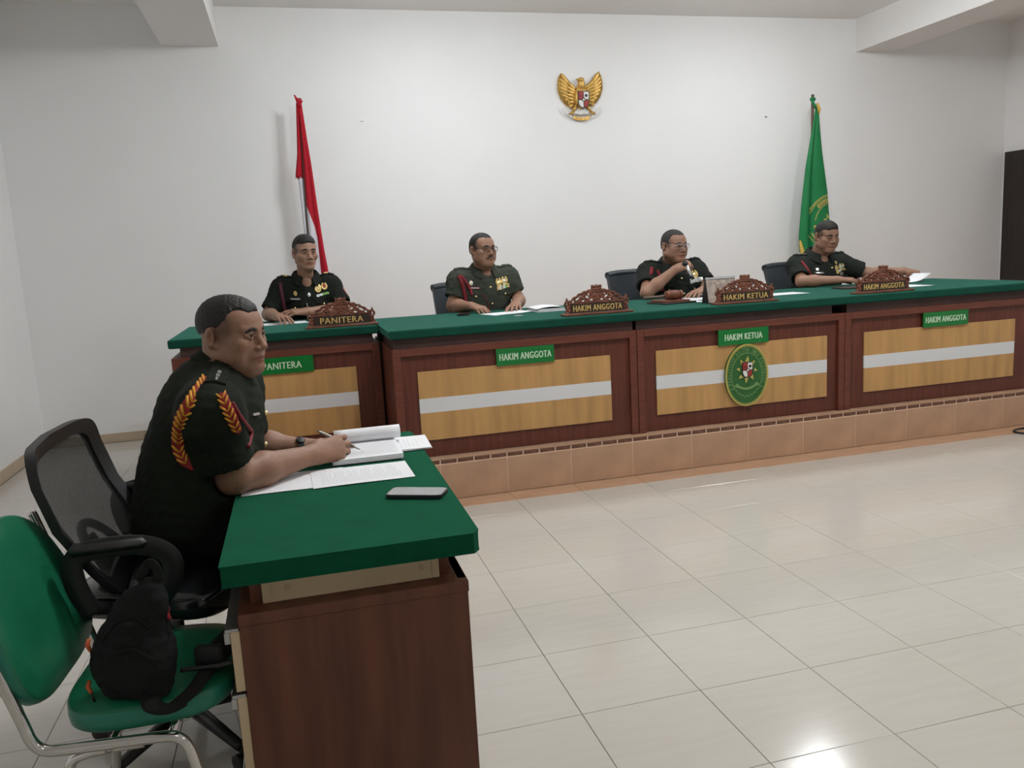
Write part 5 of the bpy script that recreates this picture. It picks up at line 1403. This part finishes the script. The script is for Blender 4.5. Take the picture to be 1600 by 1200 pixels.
sheet('paper_sheet', 'white sheets under the left hand of the man with microphone', 'paper', (1.64, 3.16), .05, .24, .28, ZB, .0, 8)
sheet('paper_sheet', 'white sheet beside the back of the picture stand', 'paper', (1.50, 2.93), .0, .15, .14, ZB, .0, 0)
t = thing('picture_stand', 'small tilted picture stand partly behind the HAKIM KETUA plaque', 'picture stand', (1.60, 2.68, ZB))
mb = MB(); mb.prism([(0, 0), (.085, 0), (.048, .165), (.040, .165)], (1.475, 2.655, ZB), (0, 1, 0), (0, 0, 1), (.215, 0, 0)); mb.build('stand', M['black'], t)
mb = MB(); n_ = unit((0, -.972, .235)); mb.prism([(.004, .006), (.211, .006), (.211, .162), (.004, .162)], V3((1.475, 2.6545, ZB)), (1, 0, 0), unit((0, .040, .165)), n_ * .002); mb.build('picture', M['photo'], t)
mb = MB(); mb.prism([(.0, .158), (.215, .158), (.215, .172), (.0, .172)], V3((1.475, 2.6525, ZB)), (1, 0, 0), unit((0, .040, .165)), n_ * .005); mb.build('top_edge', M['steel'], t)
sheet('paper_sheet', 'white sheet on the bench between the HAKIM KETUA plaque and the last chair', 'paper', (2.27, 3.02), .05, .30, .21, ZB, .0, 9)
mb = MB(); pad(mb, (2.10, 3.12, ZB), (1, 0, 0), (0, 1, 0), (0, 0, 1), .22, .15, .012, 8, 0, bev=.002); o = mb.build('folder', M['plate'], None, True, auto=40); tag(recentre(o), 'slim dark folder behind the HAKIM KETUA plaque', 'folder')
mb = MB(); pad(mb, (2.90, 3.08, ZB), (1, 0, 0), (0, 1, 0), (0, 0, 1), .27, .20, .010, 8, 0, bev=.002); o = mb.build('folder', M['plate'], None, True, auto=40); tag(recentre(o), 'slim dark folder under the hand of the man by the green flag', 'folder')
sheet('paper_sheet', 'white sheet flat on the bench right of the last HAKIM ANGGOTA plaque', 'paper', (3.20, 2.88), .08, .30, .21, ZB, .0, 0)
mb = MB(); T = np.linspace(0, 1, 10); mb.grid([[(3.46 + .16 * u_ ** 1.0 - .03 * v_, 3.24 - .03 * u_ + .06 * v_, ZB + .004 + .062 * u_ ** 2.4) for v_ in np.linspace(-1, 1, 4)] for u_ in T], 0, .0008)
o = mb.build('lifted_page', M['paper'], None, True); tag(recentre(o), 'white page being lifted by the left hand of the man by the green flag', 'paper')
mb = MB(); A = np.linspace(0, 2 * PI, 9)[:-1]
G = [[(3.085 + r_ * math.cos(a) * (1 + .3 * math.sin(3 * a + z * 90)), 3.20 + r_ * math.sin(a), ZB + .012 + z) for a in np.linspace(0, 2 * PI, 13)] for r_, z in ((.006, 0), (.024, .008), (.030, .022), (.020, .036), (.006, .044))]
mb.grid(G); o = mb.build('crumpled_tissue', M['paper'], None, True); tag(recentre(o), 'crumpled white tissue under the right hand of the man by the green flag', 'tissue')

# ------------------------------------------------------------------ people
off = person('person in dark olive uniform with red and yellow shoulder braid, writing at the front desk', (-1.50, .37, .5), dict(
    s=1.05, hs=.99, hsc=(1.03, 1.03, .95), girth=1.10, res=.0024, hres=.0022, sres=.007, seed=4, hand_s=1.06, sa=1.04,
    P=(-1.505, .375, .665), C=(-1.415, .385, .965), B=(-1.455, .38, .80), N=(-1.362, .385, 1.115), neck_axis=(.50, 0, .86),
    chest_r=(.135, .185, .170), belly_r=(.155, .175, .17), pelvis_r=(.140, .180, .125),
    S=[(-1.390, .172, 1.024), (-1.350, .590, 1.035)], E=[(-1.352, .222, .815), (-1.325, .640, .815)], W=[(-1.128, .405, .812), (-1.150, .600, .795)],
    head=(-1.322, .365, 1.2165), look=(math.radians(-30), math.radians(-3), 0), gaze=(.10, -.02), fat=.55, nr=.062, fade=.55, hair='thin', age=1,
    hands=[dict(F=(.84, .50, .02), N=(.22, -.86, .46), curl=[(26, 58, 36), (32, 64, 38), (38, 68, 40), (42, 66, 42)], thumb=(.85, .35, -.60), tcurl=.30),
           dict(F=(.93, .18, -.02), N=(.0, .25, .95), curl=[(20, 30, 18), (24, 34, 20), (28, 36, 20), (32, 36, 22)], thumb=(.75, .60, -.3))],
    skin=[M['skin_o']], cloth=M['unif_o'], hem=(.76, .80), sleeve_r=(.068, .066), throat=False, collar_s=.90,
    K=[(-1.07, .235, .545), (-1.07, .530, .545)], A=[(-1.10, .235, .11), (-1.10, .53, .11)], pips=[(-.05, .020, 0), (.20, .020, 0), (.42, .012, 0)], pipar=.45))
# braid over his right shoulder: a flat red plait with yellow chevrons
def braid(c, pts, wd, n):
    b = c['bvh']; P_ = []
    for x, z in pts:
        h, _ = hit(b, (x, -.3, z), (0, 1, 0)); P_.append(h if h is not None else (P_[-1] + V3((0, 0, -.02)) if P_ else V3((x, .1, z))))
    P_ = soft(np.array(P_), 2); L = np.concatenate([[0], np.cumsum(np.linalg.norm(np.diff(P_, axis=0), axis=1))]); t = np.linspace(0, L[-1], 40)
    P_ = np.stack([np.interp(t, L, P_[:, i]) for i in range(3)], 1); P_[:, 1] -= .006
    tt = np.linspace(0, 1, 40); prof = wd * (.80 + .32 * np.sin(PI * np.clip(tt * .9 + .12, 0, 1))) * np.where(tt > .9, (1.02 - tt) / .12 + .0, 1)
    MB().tube(P_, np.maximum(prof, .003), 10, flat=(0, 1, 0)).build('aiguillette', M['braidr'], c['root'], True)
    mb = MB()
    for k in range(n):
        i = int((k + .5) / n * 37); p = P_[i]; T_ = unit(P_[i + 1] - P_[max(0, i - 1)]); sd = unit(np.cross(T_, (0, 1, 0))); w_ = prof[i]
        for q, m_ in ((-1, 1), (1, 1)):
            a_ = p + sd * q * w_ * .90 - T_ * w_ * .75 - V3((0, w_ * .16, 0)); e_ = p + sd * q * w_ * .05 + T_ * w_ * .45 - V3((0, w_ * .36, 0))
            if q > 0 and k % 1 == 0: mb.tube([a_, (a_ + e_) / 2 - V3((0, .003, 0)), e_], [w_ * .10, w_ * .17, w_ * .10], 6)
            else: mb.tube([a_, (a_ + e_) / 2 - V3((0, .003, 0)), e_], [w_ * .16, w_ * .21, w_ * .14], 6)
    mb.build('braid_chevrons', M['braidy'], c['root'], True)
braid(off, [(-1.388, 1.112), (-1.42, 1.07), (-1.455, 1.02), (-1.477, .96), (-1.483, .92), (-1.470, .885), (-1.452, .862)], .0195, 16)
braid(off, [(-1.350, 1.078), (-1.342, 1.050), (-1.330, 1.010), (-1.322, .980), (-1.318, .958)], .0150, 7)
b = off['bvh']; P_ = []
for x, z in ((-1.325, 1.05), (-1.308, 1.005), (-1.294, .965), (-1.290, .935), (-1.300, .912)):
    h, _ = hit(b, (x, -.3, z), (0, 1, 0)); P_.append(h if h is not None else V3((x, .22, z)))
MB().tube(soft(np.array(P_) - V3((0, .006, 0)), 2), [.006] * 33 if False else .0065, 8).build('red_rope', M['ropem'], off['root'], True)
for (l_, z_) in ((0, .05), (0, -.045), (0, -.135)):
    off['C_'] = V3(off['C']); p = front(off, l_, z_); h, _ = hit(b, p + off['fwd'] * .5, -off['fwd'])
    if h is not None: MB().ball(h + off['fwd'] * .003, .0095, 10, 7).build('button', M['brass'], off['root'], True)
mb = MB(); patch(mb, b, front(off, -.085, .055), -off['fwd'], off['left'], off['up'], rect(.040, .006), .001, .003); mb.build('name_tag', M['silver'], off['root'])
wr = MB(); WL = V3((-1.150, .600, .795)); wa = unit(V3((.93, .18, -.02))); c0 = WL - wa * .012
wr.tube([c0 - wa * .011, c0 + wa * .011], .0345, 20, caps=False); wr.tube([c0 - wa * .011, c0 - wa * .009, c0 + wa * .009, c0 + wa * .011], [.0335, .0352, .0352, .0335], 20)
up_ = unit(np.cross(np.cross(wa, (0, -.45, .9)), wa)); wr.lathe([(.015, 0), (.016, .003), (.014, .006), (.012, .007)], c0 + up_ * .032, 18, 0, up_); wr.build('wristwatch', M['black'], off['root'], True, auto=40)

def seated(x, y, zs, hw, yaw, s, nz=0.0, **kw):
    """joints of a judge behind the bench; yaw 0 faces the room (-Y)"""
    f = V3((math.sin(yaw), -math.cos(yaw), 0)); l = V3((math.cos(yaw), math.sin(yaw), 0)); c = V3((x, y, 0)); z = V3((0, 0, 1))
    pz = DZ + .655
    return dict(dict(s=s, sa=s * .90, hand_s=s * .95, P=c - f * .06 + z * pz, C=c + f * .005 + z * (zs - .135 * s), N=c + f * .012 + z * (zs + .045 * s + nz), S=[c - l * hw + z * zs, c + l * hw + z * zs],
        K=[c + f * .42 - l * .14 + z * (DZ + .52), c + f * .42 + l * .14 + z * (DZ + .52)], A=[c + f * .40 - l * .14 + z * (DZ + .10), c + f * .40 + l * .14 + z * (DZ + .10)], floor=DZ), **kw)
def look(deg, pitch=0, roll=0): return (math.radians(deg - 90), math.radians(pitch), math.radians(roll))
fl_ = dict(curl=[(12, 18, 12), (14, 20, 12), (16, 22, 12), (18, 24, 14)])

clk = person('person in black olive uniform with yellow shoulder bars seated behind the PANITERA plaque', (-1.03, 4.08, DZ + .45), seated(-1.03, 4.08, 1.235, .168, .08, 1.10, nz=.025,
    hsc=(1, 1, 1), hs=1.04, head=(-1.018, 3.985, 1.484), look=look(18, -2), gaze=(0, 0), hair='crew', fade=.8, skin=[M['skin_p']], cloth=M['unif_p'], seed=11, nr=.054,
    E=[(-1.315, 3.99, 1.055), (-.775, 3.97, 1.060)], W=[(-1.25, 3.74, 1.050), (-1.035, 3.86, 1.062)], hem=(.86, .84),
    hands=[dict(F=(.35, -.93, 0), N=(0, 0, 1), **fl_), dict(F=(-.97, -.12, .10), N=(.15, -.25, .95), curl=[(14, 16, 10), (18, 22, 12), (24, 30, 16), (30, 34, 18)], thumb=(.85, .35, -.4), spread=.04)],
    pip=M['silver'], pip2=M['goldp'], pips=[(-.22, .016, 0), (.08, .030, 1), (.36, .016, 0)], pipar=1.3))
dress(clk, [('flap', -.092, .045), ('flap', .092, .055), ('cord', 0, 0, .012, [(-.172, .180), (-.170, .12), (-.165, .06), (-.160, .0), (-.150, -.06)], M['ropep']), ('tag', -.088, .079, .075, .018, M['blk'], M['silver']), ('medal', -.084, .113, .011, .014, M['goldp'], M['brass']),
    ('wreath', .065, .137, .019, M['goldp'], M['brass']), ('wreath', .108, .147, .017, M['goldp'], M['red']), ('bars', .091, .097, .085, .014, [M['ribb_w'], M['ribb_w'], M['ribb_g'], M['ribb_g']], .012), ('medal', .001, .103, .010, .012, M['silver'], M['silver']),
    ('button', -.095, .021), ('button', .094, .035), ('button', .001, .014), ('cord', 0, 0, .0025, [(-.02, .05), (-.014, .01), (-.006, -.04)], M['silver'])])
mb = MB(); d_ = unit((-.75, .65, 0)); patch(mb, clk['bvh'], V3(clk['S'][1]) + V3((.03, 0, -.055)), d_, np.cross(d_, (0, 0, 1)), (0, 0, 1), [(-.020, .035), (.020, .035), (.024, 0), (.018, -.03), (0, -.045), (-.018, -.03), (-.024, 0)], .001, .004)
mb.build('sleeve_patch', mat('pink_patch', (.55, .25, .20), .6), clk['root'])

j1 = person('person with moustache and spectacles in olive uniform between PANITERA and HAKIM ANGGOTA plaques', (.21, 3.68, DZ + .45), seated(.213, 3.66, 1.228, .180, .10, 1.08, nz=.022,
    hsc=(1.0, 1.02, .97), hs=1.00, head=(.200, 3.565, 1.436), look=look(24, 1), gaze=(0, 0), fat=.5, hair='grey', fade=.35, moustache=True, glasses=M['black'], age=1, skin=[M['skin_j']], cloth=M['unif_a'], seed=21, nr=.058,
    E=[(-.035, 3.60, 1.050), (.465, 3.62, 1.052)], W=[(.055, 3.385, 1.048), (.378, 3.375, 1.050)], hem=(.72, .72),
    hands=[dict(F=(.42, -.88, -.10), N=(-.12, -.05, 1), curl=[(30, 40, 25), (34, 44, 26), (38, 46, 28), (42, 46, 28)], thumb=(.8, .5, -.4)), dict(F=(-.36, -.92, -.09), N=(0, -.05, 1), curl=[(8, 14, 10), (10, 16, 10), (12, 16, 12), (14, 18, 12)], spread=.14)],
    pips=[(-.12, .020, 0), (.22, .020, 0)], girth=1.04))
dress(j1, [('flap', -.098, .060), ('flap', .113, .060), ('cord', 0, 0, .013, [(-.195, .175), (-.180, .13), (-.165, .06), (-.155, .0), (-.150, -.05)], M['ropem']), ('cord', 0, 0, .010, [(-.180, .178), (-.150, .13), (-.128, .09), (-.118, .05)], M['ropem']), ('cord', 0, 0, .003, [(-.118, .07), (-.08, .07), (-.045, .05), (-.020, .0), (-.015, -.05)], M['ropem']),
    ('tag', -.101, .096, .075, .016, M['maroon'], M['silver']), ('medal', -.117, .126, .012, .016, M['silver'], M['goldp']), ('wreath', .070, .125, .020, M['goldp'], M['brass']), ('wreath', .118, .130, .020, M['goldp'], M['silver']),
    ('bars', .100, .092, .100, .024, [M['goldp'], M['ribb_w'], M['brass'], M['ribb_w'], M['ribb_g'], M['goldp']], .010), ('button', .003, .098, 1.2), ('button', -.096, .041, 1.1), ('button', .113, .045), ('button', .008, -.008), ('button', .010, -.06)])

j2 = person('person with spectacles in deep olive uniform speaking into a microphone', (1.715, 3.68, DZ + .45), seated(1.715, 3.68, 1.190, .195, .05, 1.10, nz=.022,
    hsc=(1.0, 1.04, .96), hs=1.02, head=(1.686, 3.560, 1.389), look=look(19, -4), fat=1.0, hair='grey', fade=.4, glasses=M['steel'], age=1, skin=[M['skin_j']], cloth=M['unif_k'], seed=31, nr=.062, hairmat=M['hairg'],
    E=[(1.395, 3.440, 1.052), (1.965, 3.56, 1.060)], W=[(1.612, 3.400, 1.214), (1.800, 3.330, 1.050)], hem=(.70, .80),
    hands=[dict(F=(.86, -.10, .30), N=(-.38, -.55, .75), curl=[(52, 66, 40), (60, 70, 42), (66, 72, 42), (70, 72, 42)], thumb=(.85, .30, -.50), tcurl=.3), dict(F=(-.84, -.52, -.06), N=(0, -.1, 1), curl=[(16, 22, 14), (20, 26, 16), (24, 28, 16), (28, 30, 18)], spread=.12)],
    pips=[(-.12, .020, 0), (.10, .020, 0), (.32, .020, 0)], girth=1.08))
dress(j2, [('flap', -.090, .055), ('flap', .115, .050), ('cord', 0, 0, .014, [(-.205, .185), (-.235, .16), (-.262, .10), (-.27, .04)], M['ropem']), ('cord', 0, 0, .013, [(-.165, .170), (-.155, .13), (-.140, .08), (-.130, .03)], M['ropem']),
    ('wreath', .122, .129, .021, M['goldp'], M['brass']), ('bars', .121, .090, .095, .030, [M['ribb_w'], M['silver'], M['ribb_w'], M['silver']], .012), ('button', .005, .110), ('button', .017, .008), ('button', -.090, .035), ('button', .115, .030)])
mb = MB(); d_ = unit((-.75, .65, 0)); patch(mb, j2['bvh'], V3(j2['S'][1]) + V3((.03, 0, -.055)), d_, np.cross(d_, (0, 0, 1)), (0, 0, 1), [(-.020, .035), (.020, .035), (.024, 0), (.018, -.03), (0, -.045), (-.018, -.03), (-.024, 0)], .001, .004)
mb.build('sleeve_patch', mat('pale_patch', (.55, .28, .22), .6), j2['root'])
mc = thing('microphone', 'white and black handheld microphone in the speaking man\'s fist', 'microphone', (1.70, 3.36, 1.15))
mA, mB_ = V3((1.672, 3.375, 1.262)), V3((1.728, 3.345, 1.135)); md = unit(mB_ - mA)
MB().tube([mA + md * .03, mB_ - md * .03], [.0150, .0125], 12).build('body', M['silver'], mc, True)
MB().ball(mA + md * .012, .022, 12, 9).build('grille', M['black'], mc, True)
MB().tube([mB_ - md * .03, mB_], [.0128, .0118], 12).build('end_cap', M['black'], mc, True)

j3 = person('person with crew cut in black olive uniform looking down before the green flag', (3.0, 3.68, DZ + .45), seated(3.005, 3.67, 1.172, .185, .0, 1.10, nz=.035, collar_s=1.06,
    hsc=(1.0, 1.04, .98), hs=1.00, head=(3.015, 3.565, 1.397), look=look(2, -11), gaze=(0, -.25), fat=.6, hair='crew', fade=.8, skin=[M['skin_j']], cloth=M['unif_k'], seed=41, nr=.060,
    E=[(2.745, 3.50, 1.052), (3.405, 3.57, 1.075)], W=[(2.945, 3.335, 1.055), (3.600, 3.395, 1.085)], hem=(.82, .80),
    hands=[dict(F=(.88, -.40, .0), N=(-.05, -.15, 1), curl=[(18, 28, 18), (22, 32, 18), (26, 34, 18), (30, 36, 20)]), dict(F=(.86, -.36, -.10), N=(.15, -.2, .95), curl=[(50, 48, 25), (54, 50, 26), (58, 52, 28), (60, 54, 28)], thumb=(.8, .4, -.7))],
    pips=[(-.12, .018, 0), (.22, .018, 0)], girth=1.04))
dress(j3, [('flap', -.070, .065), ('flap', .120, .050), ('cord', 0, 0, .010, [(-.195, .180), (-.180, .13), (-.155, .09), (-.141, .06)], M['ropem']), ('tag', -.066, .100, .072, .016, M['blk'], M['silver']), ('medal', -.077, .123, .010, .010, M['silver'], M['silver']),
    ('wreath', .089, .118, .018, M['goldp'], M['brass']), ('medal', .094, .156, .012, .013, M['brass'], M['goldp']), ('wreath', .140, .127, .019, M['brass'], M['silver']), ('bars', .125, .098, .100, .012, [M['goldp'], M['wht'], M['goldp']], .020),
    ('wreath', .145, .066, .018, M['silver'], M['silver']), ('button', .035, .128), ('button', -.060, .046), ('button', .03, .03)])
